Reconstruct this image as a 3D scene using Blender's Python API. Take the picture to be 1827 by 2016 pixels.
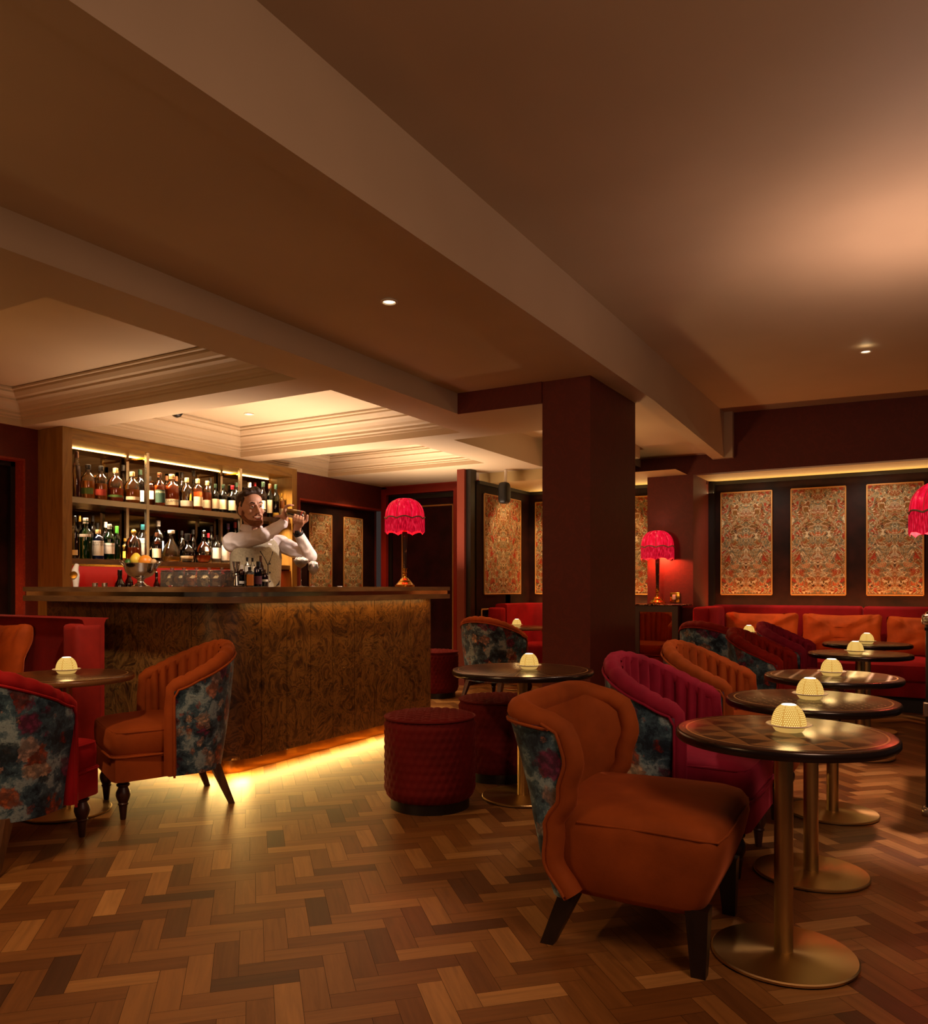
import bpy, bmesh, math, random
from mathutils import Vector, Matrix, Euler, noise
random.seed(7)
PI = math.pi
SC = bpy.context.scene
COL = SC.collection
for _o in list(bpy.data.objects):
    bpy.data.objects.remove(_o)

# ------------------------------------------------------------------ camera
H = 1.15                      # eye height
FPX = 1580.0                  # focal length in pixels of a 1827 wide frame
TH = math.radians(30.27)      # the camera looks 30 degrees off the room's long axis
cam_d = bpy.data.cameras.new('camera')
cam = bpy.data.objects.new('camera', cam_d)
COL.objects.link(cam)
cam_d.sensor_fit = 'HORIZONTAL'
cam_d.sensor_width = 36.0
cam_d.lens = 36.0 * FPX / 1827.0
cam_d.shift_y = (1155 - 1008) / 1827.0
cam_d.clip_start = 0.05
cam.location = (0, 0, H)
cam.rotation_euler = (PI / 2, 0, TH)
SC.camera = cam

# ------------------------------------------------------------------ view, world, lights
SC.view_settings.view_transform = 'Standard'
SC.view_settings.look = 'None'
SC.view_settings.gamma = 1.0
SC.view_settings.use_curve_mapping = False
SC.view_settings.exposure = 0.0
SC.cycles.use_denoising = True
SC.cycles.max_bounces = 7
SC.cycles.diffuse_bounces = 3
SC.cycles.glossy_bounces = 4
SC.cycles.transmission_bounces = 6
SC.cycles.transparent_max_bounces = 12
SC.cycles.sample_clamp_indirect = 4.0
SC.cycles.caustics_reflective = False
SC.cycles.caustics_refractive = False

W = bpy.data.worlds.new('world')
SC.world = W
W.use_nodes = True
W.node_tree.nodes['Background'].inputs[0].default_value = (1.0, 0.72, 0.64, 1)
W.node_tree.nodes['Background'].inputs[1].default_value = 0.030


def light(name, kind, loc, energy, color, size=0.1, size_y=None, aim=None, spot=None, blend=0.6, parent=None, spread=None):
    d = bpy.data.lights.new(name, kind)
    d.energy = energy
    d.color = color
    if kind == 'AREA':
        d.size = size
        if size_y:
            d.shape = 'RECTANGLE'
            d.size_y = size_y
        if spread:
            d.spread = math.radians(spread)
    else:
        d.shadow_soft_size = size
    if kind == 'SPOT':
        d.spot_size = math.radians(spot or 60)
        d.spot_blend = blend
    o = bpy.data.objects.new(name, d)
    COL.objects.link(o)
    o.location = loc
    if aim is not None:
        v = Vector(aim) - Vector(loc)
        o.rotation_euler = v.to_track_quat('-Z', 'Y').to_euler()
    if parent:
        o.parent = parent
    return o


WARM = (1.0, 0.60, 0.28)
AMBER = (1.0, 0.50, 0.13)
GOLD = (1.0, 0.58, 0.16)
PINKW = (1.0, 0.52, 0.36)
# back bar: strip under the top, strip under the lowest shelf (red), strip under the counter lip and at its plinth
light('back_bar_front_led', 'AREA', (-6.47, 5.64, 2.413), 185, (1.0, 0.68, 0.36), 2.4, 0.03, aim=(-6.52, 5.64, 1.0), spread=115)
light('back_bar_glow', 'AREA', (-6.47, 5.64, 1.880), 80, (1.0, 0.72, 0.46), 2.6, 0.03, aim=(-6.52, 5.64, 0.9), spread=115)
light('splash_led', 'AREA', (-6.55, 5.64, 1.33), 6, (1.0, 0.12, 0.07), 2.6, 0.05, aim=(-6.78, 5.64, 1.15))
light('counter_lip_led', 'AREA', (-3.535, 4.55, 1.045), 2.6, AMBER, 2.1, 0.03, aim=(-3.62, 4.55, 0.3))
light('plinth_led', 'AREA', (-3.66, 4.5, 0.097), 20, GOLD, 2.2, 0.04, aim=(-3.4, 4.5, -0.1))
light('plinth_led', 'AREA', (-4.55, 3.45, 0.097), 10, GOLD, 1.5, 0.04, aim=(-4.55, 3.2, -0.1))
light('plinth_led', 'AREA', (-3.74, 3.53, 0.097), 5, GOLD, 0.25, 0.05, aim=(-3.5, 3.25, -0.1))
# light strips hidden behind the banquettes
light('sofa_led', 'AREA', (-0.9, 9.63, 0.88), 15, (1.0, 0.36, 0.10), 2.6, 0.06, aim=(-0.9, 9.76, 1.9))
light('sofa_led', 'AREA', (-3.4, 9.56, 0.88), 15, (1.0, 0.42, 0.12), 2.2, 0.06, aim=(-3.4, 9.65, 1.9))
light('sofa_led', 'AREA', (-6.62, 3.3, 0.90), 2.5, (1.0, 0.25, 0.10), 0.8, 0.06, aim=(-6.9, 3.5, 1.9))
# recessed downlights on the panels and bartender, plus added spots without fixtures
light('panel_spot', 'SPOT', (-4.0, 8.9, 2.38), 55, WARM, 0.05, aim=(-3.9, 9.7, 1.5), spot=95)
light('panel_spot', 'SPOT', (-4.05, 8.75, 2.38), 45, WARM, 0.05, aim=(-4.65, 9.1, 1.5), spot=90)
light('panel_spot', 'SPOT', (-3.3, 9.15, 2.38), 30, WARM, 0.05, aim=(-3.3, 9.65, 1.3), spot=80)
light('panel_spot', 'SPOT', (-1.75, 9.08, 2.37), 26, (1.0, 0.80, 0.60), 0.05, aim=(-1.7, 9.75, 1.3), spot=120)
light('panel_spot', 'SPOT', (-0.6, 9.08, 2.37), 28, (1.0, 0.80, 0.60), 0.05, aim=(-0.55, 9.75, 1.3), spot=120)
light('sofa_fill', 'SPOT', (-0.9, 7.9, 2.95), 110, (1.0, 0.66, 0.40), 0.05, aim=(-0.9, 8.8, 0.5), spot=52)  # added spot, no fixture: lifts the sofa and its cushions
light('cove_led', 'AREA', (-0.9, 9.70, 2.26), 5, (1.0, 0.70, 0.30), 2.8, 0.05, aim=(-0.9, 9.5, 3.0))
light('cove_led', 'AREA', (-3.5, 9.55, 2.26), 4, (1.0, 0.70, 0.30), 2.0, 0.05, aim=(-3.5, 9.3, 3.0))
light('recess_fill', 'SPOT', (-6.0, 2.6, 2.45), 140, WARM, 0.05, aim=(-6.92, 2.5, 1.3), spot=110)  # added out of view to brighten the tapestries the mirror strip reflects
light('table_fill', 'SPOT', (-0.55, 4.3, 3.0), 62, (1.0, 0.66, 0.44), 0.05, aim=(-0.75, 4.2, 0.6), spot=62)  # extra spot added over the table row, no fixture
light('panel_spot', 'SPOT', (-5.9, 8.1, 2.45), 45, WARM, 0.05, aim=(-6.55, 8.2, 1.4), spot=85)
light('bartender_spot', 'SPOT', (-2.65, 5.25, 2.45), 230, (1.0, 0.78, 0.66), 0.05, aim=(-4.05, 4.4, 1.42), spot=40)
light('counter_fill', 'SPOT', (-3.3, 2.6, 2.45), 170, (1.0, 0.78, 0.58), 0.05, aim=(-4.55, 3.55, 1.1), spot=46)  # added to brighten the garnish boxes, no fixture
light('glass_fill', 'SPOT', (-2.6, 3.3, 2.66), 75, (1.0, 0.80, 0.68), 0.04, aim=(-3.78, 4.65, 1.22), spot=26)  # added to whiten the crushed ice, no fixture
light('burl_spot', 'SPOT', (-2.5, 4.0, 2.6), 85, WARM, 0.1, aim=(-3.6, 4.7, 0.7), spot=60)
# added area lights facing up behind the counter, to brighten the coffered ceiling
light('bar_ceiling_fill', 'AREA', (-5.2, 5.6, 1.16), 42, (1.0, 0.72, 0.50), 0.6, 2.4, aim=(-5.2, 5.601, 3.0), spread=104)
light('bar_ceiling_fill', 'AREA', (-4.9, 7.5, 1.16), 27, (1.0, 0.72, 0.50), 0.7, 0.7, aim=(-4.9, 7.501, 3.0), spread=112)
light('niche_point', 'POINT', (-2.72, 7.4, 1.75), 16, (1.0, 0.60, 0.27), 0.08)  # bare point light hidden behind the column, no fixture
# added fill lights outside the view, for floor, seating and ceilings
light('room_fill', 'AREA', (0.9, 1.0, 2.6), 34, (1.0, 0.56, 0.36), 0.8, 0.8, aim=(-1.0, 3.6, 0.2))
light('floor_fill', 'SPOT', (-2.75, 1.5, 2.66), 88, (1.0, 0.56, 0.26), 0.06, aim=(-2.75, 2.5, 0.0), spot=96, blend=0.9)
light('room_fill', 'AREA', (-3.2, -0.8, 2.4), 30, (1.0, 0.50, 0.20), 1.0, 1.0, aim=(-2.9, 2.8, 0.0))
light('ceiling_fill', 'AREA', (-5.2, 2.2, 1.35), 4.5, (1.0, 0.56, 0.20), 0.5, 0.5, aim=(-5.0, 2.8, 3.0))
light('ceiling_fill', 'AREA', (-2.6, 1.0, 1.3), 0.8, (1.0, 0.50, 0.18), 0.4, 0.4, aim=(-2.6, 1.6, 3.0))


# ------------------------------------------------------------------ materials
def lin(hexs):
    hexs = hexs.lstrip('#')
    out = []
    for i in (0, 2, 4):
        v = int(hexs[i:i + 2], 16) / 255.0
        out.append(v / 12.92 if v <= 0.04045 else ((v + 0.055) / 1.055) ** 2.4)
    return tuple(out) + (1.0,)


class NT:
    def __init__(self, name):
        self.m = bpy.data.materials.new(name)
        self.m.use_nodes = True
        self.t = self.m.node_tree
        self.b = self.t.nodes['Principled BSDF']

    def n(self, kind, **kw):
        nd = self.t.nodes.new('ShaderNode' + kind)
        for k, v in kw.items():
            if k.startswith('i_'):
                key = k[2:]
                nd.inputs[int(key) if key.isdigit() else key.replace('_', ' ')].default_value = v
            else:
                setattr(nd, k, v)
        return nd

    def l(self, a, b):
        self.t.links.new(a, b)

    def coord(self, kind='Object', scale=(1, 1, 1), rot=(0, 0, 0)):
        tc = self.n('TexCoord')
        mp = self.n('Mapping')
        mp.inputs['Scale'].default_value = scale
        mp.inputs['Rotation'].default_value = rot
        self.l(tc.outputs[kind], mp.inputs['Vector'])
        return mp.outputs[0]

    def ramp(self, fac, stops, interp='LINEAR'):
        r = self.n('ValToRGB')
        cr = r.color_ramp
        cr.interpolation = interp
        while len(cr.elements) > 1:
            cr.elements.remove(cr.elements[-1])
        for i, (p, c) in enumerate(stops):
            e = cr.elements[0] if i == 0 else cr.elements.new(p)
            e.position = p
            e.color = c if len(c) == 4 else tuple(c) + (1,)
        self.l(fac, r.inputs[0])
        return r.outputs[0]

    def mix(self, fac, a, b, mode='MIX'):
        m = self.n('MixRGB', blend_type=mode)
        for i, x in ((0, fac), (1, a), (2, b)):
            if isinstance(x, (int, float)):
                m.inputs[i].default_value = x if i == 0 else (x, x, x, 1)
            elif isinstance(x, tuple):
                m.inputs[i].default_value = x
            else:
                self.l(x, m.inputs[i])
        return m.outputs[0]

    def math(self, op, a, b=0.0, clamp=False):
        m = self.n('Math', operation=op, use_clamp=clamp)
        for i, x in ((0, a), (1, b)):
            if isinstance(x, (int, float)):
                m.inputs[i].default_value = x
            else:
                self.l(x, m.inputs[i])
        return m.outputs[0]

    def noise(self, vec, scale, detail=3.0, rough=0.55, dist=0.0):
        nd = self.n('TexNoise')
        nd.inputs['Scale'].default_value = scale
        nd.inputs['Detail'].default_value = detail
        nd.inputs['Roughness'].default_value = rough
        nd.inputs['Distortion'].default_value = dist
        self.l(vec, nd.inputs['Vector'])
        return nd

    def bump(self, h, strength=0.3, dist=0.01):
        b = self.n('Bump')
        b.inputs['Strength'].default_value = strength
        b.inputs['Distance'].default_value = dist
        self.l(h, b.inputs['Height'])
        self.l(b.outputs[0], self.b.inputs['Normal'])

    def set(self, **kw):
        for k, v in kw.items():
            self.b.inputs[k.replace('_', ' ')].default_value = v
        return self


def plain(name, col, rough=0.5, metal=0.0, **kw):
    t = NT(name)
    t.set(Base_Color=lin(col) if isinstance(col, str) else col, Roughness=rough, Metallic=metal)
    t.set(**kw)
    return t.m


def glow(name, col, strength):
    t = NT(name)
    t.set(Base_Color=(0.8, 0.8, 0.8, 1), Emission_Color=col, Emission_Strength=strength, Roughness=0.5)
    return t.m


def velvet(name, col, amount=0.35, sheen=0.35, rough=0.75, scale=5.0):
    t = NT(name)
    v = t.coord()
    n = t.noise(v, scale, 4, 0.6)
    c = lin(col)
    dark = tuple(x * (1 - amount) for x in c[:3]) + (1,)
    lite = tuple(min(1, x * (1 + amount)) for x in c[:3]) + (1,)
    t.l(t.ramp(n.outputs[0], [(0.3, dark), (0.7, lite)]), t.b.inputs['Base Color'])
    t.set(Roughness=rough, Sheen_Weight=sheen, Sheen_Roughness=0.4, Specular_IOR_Level=0.15)
    t.b.inputs['Sheen Tint'].default_value = tuple(min(1, x * 2.5 + 0.05) for x in c[:3]) + (1,)
    n2 = t.noise(v, 220, 2)
    t.bump(n2.outputs[0], 0.15, 0.002)
    return t.m


def wood(name, stops, axis_scale=(1, 1, 8), scale=3.0, rough=0.4, dist=1.2):
    t = NT(name)
    v = t.coord('Object', axis_scale)
    n = t.noise(v, scale, 6, 0.6, dist)
    t.l(t.ramp(n.outputs[0], [(p, lin(c)) for p, c in stops]), t.b.inputs['Base Color'])
    t.set(Roughness=rough)
    return t.m


M = {}
t = NT('cream_paint')
v = t.coord()
t.l(t.ramp(t.noise(v, 1.3, 2).outputs[0], [(0.3, lin('#bda98c')), (0.7, lin('#c6b294'))]), t.b.inputs['Base Color'])
t.set(Roughness=0.55)
M['cream'] = t.m
t = NT('oxblood_wallpaper')
v = t.coord()
nz = t.noise(v, 7, 3, 0.5, 1.5)
t.l(t.ramp(nz.outputs[0], [(0.44, lin('#5a190b')), (0.5, lin('#631d0e')), (0.56, lin('#5a190b'))]), t.b.inputs['Base Color'])
t.set(Roughness=0.6)
M['red_wall'] = t.m
M['red_trim'] = plain('red_gloss_trim', '#8a1d10', 0.4)
M['black_trim'] = plain('black_trim', '#15100e', 0.4)
M['crushed'] = velvet('crushed_brown_velvet', '#1f0905', 0.75, 0.15, 0.6, 4)
M['orange'] = velvet('burnt_orange_velvet', '#98491c', 0.22, 0.45)
M['orange_plain'] = velvet('rust_orange_velvet', '#8c4419', 0.22, 0.4)
M['pink'] = velvet('raspberry_velvet', '#881a36', 0.25, 0.45)
M['red'] = velvet('deep_red_velvet', '#7e190e', 0.25, 0.45)
M['sofa'] = velvet('crimson_sofa_velvet', '#8e1016', 0.25, 0.45)
M['pouf'] = velvet('maroon_velvet', '#5e1312', 0.2, 0.5)
M['cushion'] = velvet('amber_orange_velvet', '#a9450f', 0.3, 0.5)
M['gold_braid'] = plain('gold_braid', '#b9884a', 0.5, 0.3)
M['brass'] = plain('brushed_brass', '#c9a86c', 0.36, 1.0)
M['bright_brass'] = plain('polished_brass', '#c9963f', 0.18, 1.0)
M['steel'] = plain('polished_steel', '#c8c0b8', 0.12, 1.0)
M['chrome'] = plain('nickel_frame', '#c9bda6', 0.24, 1.0)
M['black'] = plain('matt_black', '#0b0a0a', 0.5)
M['black_metal'] = plain('black_metal', '#14110f', 0.35, 0.6)
M['leg_wood'] = wood('turned_walnut_leg', [(0.3, '#2c1710'), (0.7, '#47261a')], (4, 4, 1), 6)
M['back_leg'] = wood('oak_back_leg', [(0.3, '#3e2614'), (0.7, '#6b4526')], (4, 4, 1), 6)
M['dark_leg'] = wood('dark_stained_leg', [(0.3, '#150d0a'), (0.7, '#23150f')], (4, 4, 1), 6)
M['counter'] = wood('walnut_counter_edge', [(0.25, '#4c331c'), (0.5, '#6a4a2a'), (0.75, '#7c5a35')], (2, 2, 12), 2.2, 0.35)
M['bar_frame'] = wood('walnut_bar_frame', [(0.2, '#5f4119'), (0.5, '#8a6328'), (0.8, '#9c7433')], (9, 9, 0.9), 1.6, 0.4, 2.0)
M['mirror'] = plain('bronze_mirror', '#4f412e', 0.05, 1.0)
M['strip_mirror'] = plain('counter_mirror_strip', '#cbb896', 0.14, 1.0)
M['splash'] = plain('red_splashback', '#7c140e', 0.4)
M['porcelain'] = plain('white_porcelain', '#d8cdbd', 0.35)
M['white_plastic'] = plain('white_plastic', '#d9cfc0', 0.4)
M['marble'] = None
t = NT('brown_marble')
v = t.coord()
nz = t.noise(v, 6, 5, 0.6, 2.5)
t.l(t.ramp(nz.outputs[0], [(0.45, lin('#2b110b')), (0.5, lin('#b08a60')), (0.53, lin('#3a1a10'))]), t.b.inputs['Base Color'])
t.set(Roughness=0.2)
M['marble'] = t.m

# burl veneer
t = NT('burl_veneer')
v = t.coord()
w1 = t.noise(v, 2.2, 3, 0.5)
vv = t.n('VectorMath', operation='MULTIPLY_ADD')
t.l(w1.outputs[1], vv.inputs[0])
vv.inputs[1].default_value = (0.35, 0.35, 0.5)
t.l(v, vv.inputs[2])
w2 = t.noise(vv.outputs[0], 7.5, 6, 0.62, 2.4)
vo = t.n('TexVoronoi', feature='SMOOTH_F1')
vo.inputs['Scale'].default_value = 11
t.l(vv.outputs[0], vo.inputs['Vector'])
a = t.ramp(w2.outputs[0], [(0.30, lin('#26150a')), (0.43, lin('#553717')), (0.52, lin('#7a5427')), (0.60, lin('#3a2210')), (0.72, lin('#8c6632'))])
b = t.ramp(vo.outputs[0], [(0.0, (0.35, 0.35, 0.35, 1)), (0.5, (1, 1, 1, 1))])
t.l(t.mix(0.7, a, b, 'MULTIPLY'), t.b.inputs['Base Color'])
t.set(Roughness=0.38)
M['burl'] = t.m

# painterly floral fabric
t = NT('floral_velvet')
v = t.coord()
wn = t.noise(v, 9, 6, 0.72)
vv = t.n('VectorMath', operation='MULTIPLY_ADD')
t.l(wn.outputs[1], vv.inputs[0])
vv.inputs[1].default_value = (0.11, 0.11, 0.11)
t.l(v, vv.inputs[2])
base = t.ramp(t.noise(vv.outputs[0], 9, 6, 0.7).outputs[0],
              [(0.30, lin('#0a0f18')), (0.42, lin('#1f3040')), (0.52, lin('#456474')), (0.60, lin('#94aeb4')), (0.70, lin('#2a3648'))])
cols = [lin(c) for c in ('#c58a6c', '#a4481c', '#d9bfa0', '#2a3a48', '#8c2a14', '#c06a3a', '#7a2a55', '#b59a8a', '#1a2530')]
out = base
for sc_, thr, amt in ((17.0, 0.42, 0.7), (8.5, 0.50, 0.85)):
    vo = t.n('TexVoronoi')
    vo.inputs['Scale'].default_value = sc_
    t.l(vv.outputs[0], vo.inputs['Vector'])
    sep = t.n('SeparateColor')
    t.l(vo.outputs['Color'], sep.inputs[0])
    fl = t.ramp(sep.outputs[0], [(i / len(cols), c) for i, c in enumerate(cols)], 'CONSTANT')
    petals = t.n('TexVoronoi')
    petals.inputs['Scale'].default_value = sc_ * 4.2
    t.l(vv.outputs[0], petals.inputs['Vector'])
    shade = t.ramp(petals.outputs[0], [(0.0, (1.35, 1.3, 1.25, 1)), (0.25, (0.95, 0.9, 0.9, 1)), (0.55, (0.22, 0.22, 0.25, 1))])
    fl = t.mix(0.8, fl, shade, 'MULTIPLY')
    fl = t.mix(0.55, fl, t.ramp(t.noise(v, 38, 4, 0.7).outputs[0], [(0.35, (0.35, 0.33, 0.36, 1)), (0.6, (1.2, 1.15, 1.1, 1))]), 'MULTIPLY')
    pres = t.math('GREATER_THAN', sep.outputs[1], 0.36)
    d2 = t.math('ADD', vo.outputs['Distance'], t.math('MULTIPLY', petals.outputs[0], 0.16))
    mk = t.ramp(d2, [(thr - 0.05, (1, 1, 1, 1)), (thr + 0.07, (0, 0, 0, 1))])
    mk = t.math('MULTIPLY', t.math('MULTIPLY', mk, pres), amt)
    out = t.mix(mk, out, fl)
t.l(out, t.b.inputs['Base Color'])
t.set(Roughness=0.7, Sheen_Weight=0.15, Specular_IOR_Level=0.15)
M['floral'] = t.m

# tapestry panels, mirrored about their middle (u across, v up, in metres)
t = NT('tapestry_weave')
tc = t.n('TexCoord')
sp = t.n('SeparateXYZ')
t.l(tc.outputs['UV'], sp.inputs[0])
mir = t.math('ABSOLUTE', sp.outputs[0])
cb = t.n('CombineXYZ')
t.l(mir, cb.inputs[0])
t.l(sp.outputs[1], cb.inputs[1])
wn = t.noise(cb.outputs[0], 5, 3, 0.55)
vv = t.n('VectorMath', operation='MULTIPLY_ADD')
t.l(wn.outputs[1], vv.inputs[0])
vv.inputs[1].default_value = (0.16, 0.16, 0)
t.l(cb.outputs[0], vv.inputs[2])
n1 = t.noise(vv.outputs[0], 7.5, 4, 0.62)
base = t.ramp(n1.outputs[0], [(0.26, lin('#33251a')), (0.40, lin('#7a5420')), (0.45, lin('#8e3419')), (0.49, lin('#8c6a34')),
                              (0.54, lin('#5a6258')), (0.58, lin('#a08a60')), (0.63, lin('#b8461c')), (0.68, lin('#8a6a3a')), (0.76, lin('#3f4c48'))])
n2 = t.noise(vv.outputs[0], 12, 2, 0.5, 1.2)
ridge = t.math('ABSOLUTE', t.math('SUBTRACT', n2.outputs[0], 0.5))
line = t.ramp(ridge, [(0.0, (1, 1, 1, 1)), (0.022, (0.7, 0.7, 0.7, 1)), (0.045, (0, 0, 0, 1))])
n3 = t.noise(vv.outputs[0], 26, 2, 0.5, 1.5)
ridge3 = t.math('ABSOLUTE', t.math('SUBTRACT', n3.outputs[0], 0.5))
line3 = t.ramp(ridge3, [(0.0, (0.8, 0.8, 0.8, 1)), (0.05, (0, 0, 0, 1))])
dark = t.ramp(t.noise(vv.outputs[0], 18, 3).outputs[0], [(0.35, (1, 1, 1, 1)), (0.42, (0, 0, 0, 1))])
o1 = t.mix(line3, base, lin('#96774a'))
o2 = t.mix(t.math('MULTIPLY', dark, 0.8), o1, lin('#22150f'))
o3 = t.mix(t.math('MULTIPLY', line, 0.6), o2, lin('#bfa67c'))
n6 = t.noise(vv.outputs[0], 8.5, 1.5, 0.4, 1.9)
rd6 = t.math('ABSOLUTE', t.math('SUBTRACT', n6.outputs[0], 0.5))
o3 = t.mix(t.ramp(rd6, [(0.0, (0.95, 0.95, 0.95, 1)), (0.012, (0.8, 0.8, 0.8, 1)), (0.022, (0, 0, 0, 1))]), o3, lin('#d6c6a2'))
n7 = t.noise(vv.outputs[0], 11, 3, 0.6)
mid = t.math('MULTIPLY', t.ramp(mir, [(0.03, (1, 1, 1, 1)), (0.12, (0, 0, 0, 1))]), t.ramp(n7.outputs[0], [(0.54, (0, 0, 0, 1)), (0.62, (0.6, 0.6, 0.6, 1))]))
o3 = t.mix(mid, o3, lin('#b3a78e'))
side = t.math('MULTIPLY', t.ramp(mir, [(0.12, (0, 0, 0, 1)), (0.20, (1, 1, 1, 1))]), t.ramp(n7.outputs[0], [(0.40, (0.9, 0.9, 0.9, 1)), (0.46, (0, 0, 0, 1))]))
o3 = t.mix(side, o3, lin('#a02e1a'))
wv = t.noise(cb.outputs[0], 90, 3, 0.7)
o3 = t.mix(0.75, o3, t.ramp(wv.outputs[0], [(0.35, (0.35, 0.32, 0.28, 1)), (0.6, (1, 1, 1, 1))]), 'MULTIPLY')
t.l(o3, t.b.inputs['Base Color'])
t.set(Roughness=0.75, Specular_IOR_Level=0.2)
M['tapestry'] = t.m

# parquet: per block tint (colour attribute) and grain along the block (UV)
t = NT('herringbone_parquet')
at = t.n('Attribute', attribute_name='tint')
tc = t.n('TexCoord')
mp = t.n('Mapping')
mp.inputs['Scale'].default_value = (3.0, 42.0, 1.0)
t.l(tc.outputs['UV'], mp.inputs['Vector'])
g = t.noise(mp.outputs[0], 1.0, 5, 0.62, 0.6)
sep = t.n('SeparateColor')
t.l(at.outputs['Color'], sep.inputs[0])
tone = t.ramp(sep.outputs[0], [(0.0, lin('#4e2f17')), (0.3, lin('#72471f')), (0.65, lin('#8c5f2f')), (1.0, lin('#b0824a'))])
gr = t.ramp(g.outputs[0], [(0.3, (0.62, 0.6, 0.58, 1)), (0.6, (1, 1, 1, 1)), (0.75, (1.12, 1.1, 1.08, 1))])
t.l(t.mix(0.8, tone, gr, 'MULTIPLY'), t.b.inputs['Base Color'])
t.set(Roughness=0.42, Specular_IOR_Level=0.4)
t.bump(g.outputs[0], 0.06, 0.002)
M['parquet'] = t.m
M['joint'] = plain('parquet_joint', '#120a06', 0.8)


def table_top_mat(name, kind):
    t = NT(name)
    tc = t.n('TexCoord')
    v = tc.outputs['Object']
    sp = t.n('SeparateXYZ')
    t.l(v, sp.inputs[0])
    ln = t.n('VectorMath', operation='LENGTH')
    cb = t.n('CombineXYZ')
    t.l(sp.outputs[0], cb.inputs[0])
    t.l(sp.outputs[1], cb.inputs[1])
    t.l(cb.outputs[0], ln.inputs[0])
    r = ln.outputs['Value']
    wd = t.noise(t.coord('Object', (1, 14, 1)), 8, 4, 0.6)
    base = t.ramp(wd.outputs[0], [(0.3, lin('#2a1910')), (0.7, lin('#44291a'))])
    X, Y = sp.outputs[0], sp.outputs[1]

    def tri(a, period):
        f = t.math('FRACT', t.math('MULTIPLY', a, 1.0 / period))
        return t.math('ABSOLUTE', t.math('SUBTRACT', f, 0.5))
    R = 0.325
    if kind == 'cubes':
        a = t.math('ADD', X, t.math('MULTIPLY', Y, 0.577))
        b = t.math('SUBTRACT', X, t.math('MULTIPLY', Y, 0.577))
        la = t.math('GREATER_THAN', tri(a, 0.105), 0.488)
        lb = t.math('GREATER_THAN', tri(b, 0.105), 0.488)
        fa = t.math('FRACT', t.math('MULTIPLY', a, 1 / 0.105))
        fb = t.math('FRACT', t.math('MULTIPLY', b, 1 / 0.105))
        tr = t.math('GREATER_THAN', fa, fb)
        line = t.math('MAXIMUM', la, lb)
        pat = t.mix(tr, base, lin('#7d5834'))
        lc = lin('#8a6234')
    elif kind == 'dashes':
        rowf = t.math('FLOOR', t.math('MULTIPLY', Y, 1 / 0.035))
        a = t.math('ADD', X, t.math('MULTIPLY', rowf, 0.03))
        l1 = t.math('GREATER_THAN', tri(a, 0.06), 0.455)
        l2 = t.math('GREATER_THAN', tri(Y, 0.035), 0.2)
        line = t.math('MULTIPLY', l1, l2)
        pat = base
        lc = lin('#a5825a')
    elif kind == 'diamonds':
        # rows of pale inlaid lozenges
        c1 = tri(X, 0.085)
        c2 = tri(Y, 0.030)
        d = t.math('ADD', t.math('MULTIPLY', t.math('SUBTRACT', 0.5, c1), 2.6), t.math('SUBTRACT', 0.5, c2))
        line = t.math('LESS_THAN', d, 0.42)
        pat = t.mix(t.math('GREATER_THAN', c2, 0.47), base, lin('#8a6a45'))
        lc = lin('#e0d2b8')
    elif kind == 'rays':
        R = 0.385
        an = t.n('Math', operation='ARCTAN2')
        t.l(Y, an.inputs[0])
        t.l(X, an.inputs[1])
        l1 = t.math('GREATER_THAN', t.math('MULTIPLY', tri(an.outputs[0], 2 * PI / 36), 1.0), 0.476)
        l2 = t.math('GREATER_THAN', r, 0.075)
        line = t.math('MULTIPLY', l1, l2)
        pat = base
        lc = lin('#b08c50')
    else:
        line = t.math('GREATER_THAN', tri(X, 0.05), 2.0)
        pat = t.ramp(wd.outputs[0], [(0.3, lin('#4a2d1b')), (0.7, lin('#6b4529'))])
        lc = lin('#c9a878')
    inside = t.math('LESS_THAN', r, R - 0.035)
    ring = t.math('MULTIPLY', t.math('GREATER_THAN', r, R - 0.037), t.math('LESS_THAN', r, R - 0.031))
    pat = t.mix(t.math('MULTIPLY', line, 0.8), pat, lc)
    border = base if kind != 'plain' else pat
    c = t.mix(inside, border, pat)
    c = t.mix(ring, c, lin('#b08a58'))
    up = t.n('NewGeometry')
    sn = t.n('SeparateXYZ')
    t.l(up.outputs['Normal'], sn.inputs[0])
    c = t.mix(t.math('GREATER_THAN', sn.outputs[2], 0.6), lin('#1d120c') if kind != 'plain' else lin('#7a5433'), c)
    t.l(c, t.b.inputs['Base Color'])
    t.set(Roughness=0.24, Specular_IOR_Level=0.5)
    return t.m


for k in ('cubes', 'dashes', 'diamonds', 'rays', 'plain'):
    M['top_' + k] = table_top_mat('table_top_' + k, k)

# porcelain dome lit from inside, pierced with small holes (u = around, v = height)
t = NT('lit_pierced_dome')
tc = t.n('TexCoord')
sp = t.n('SeparateXYZ')
t.l(tc.outputs['UV'], sp.inputs[0])
row = t.math('FLOOR', t.math('MULTIPLY', sp.outputs[1], 13))
fu = t.math('FRACT', t.math('ADD', t.math('MULTIPLY', sp.outputs[0], 46), t.math('MULTIPLY', row, 0.5)))
fv = t.math('FRACT', t.math('MULTIPLY', sp.outputs[1], 13))
du = t.math('SUBTRACT', fu, 0.5)
dv = t.math('SUBTRACT', fv, 0.5)
dd = t.math('ADD', t.math('MULTIPLY', du, du), t.math('MULTIPLY', dv, dv))
hole = t.math('LESS_THAN', dd, 0.075)
top = t.math('GREATER_THAN', sp.outputs[1], 0.93)
ribf = t.math('ABSOLUTE', t.math('SUBTRACT', t.math('FRACT', t.math('MULTIPLY', sp.outputs[0], 6)), 0.5))
rib = t.math('GREATER_THAN', ribf, 0.46)
hole = t.math('MULTIPLY', hole, t.math('SUBTRACT', 1.0, rib))
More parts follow.
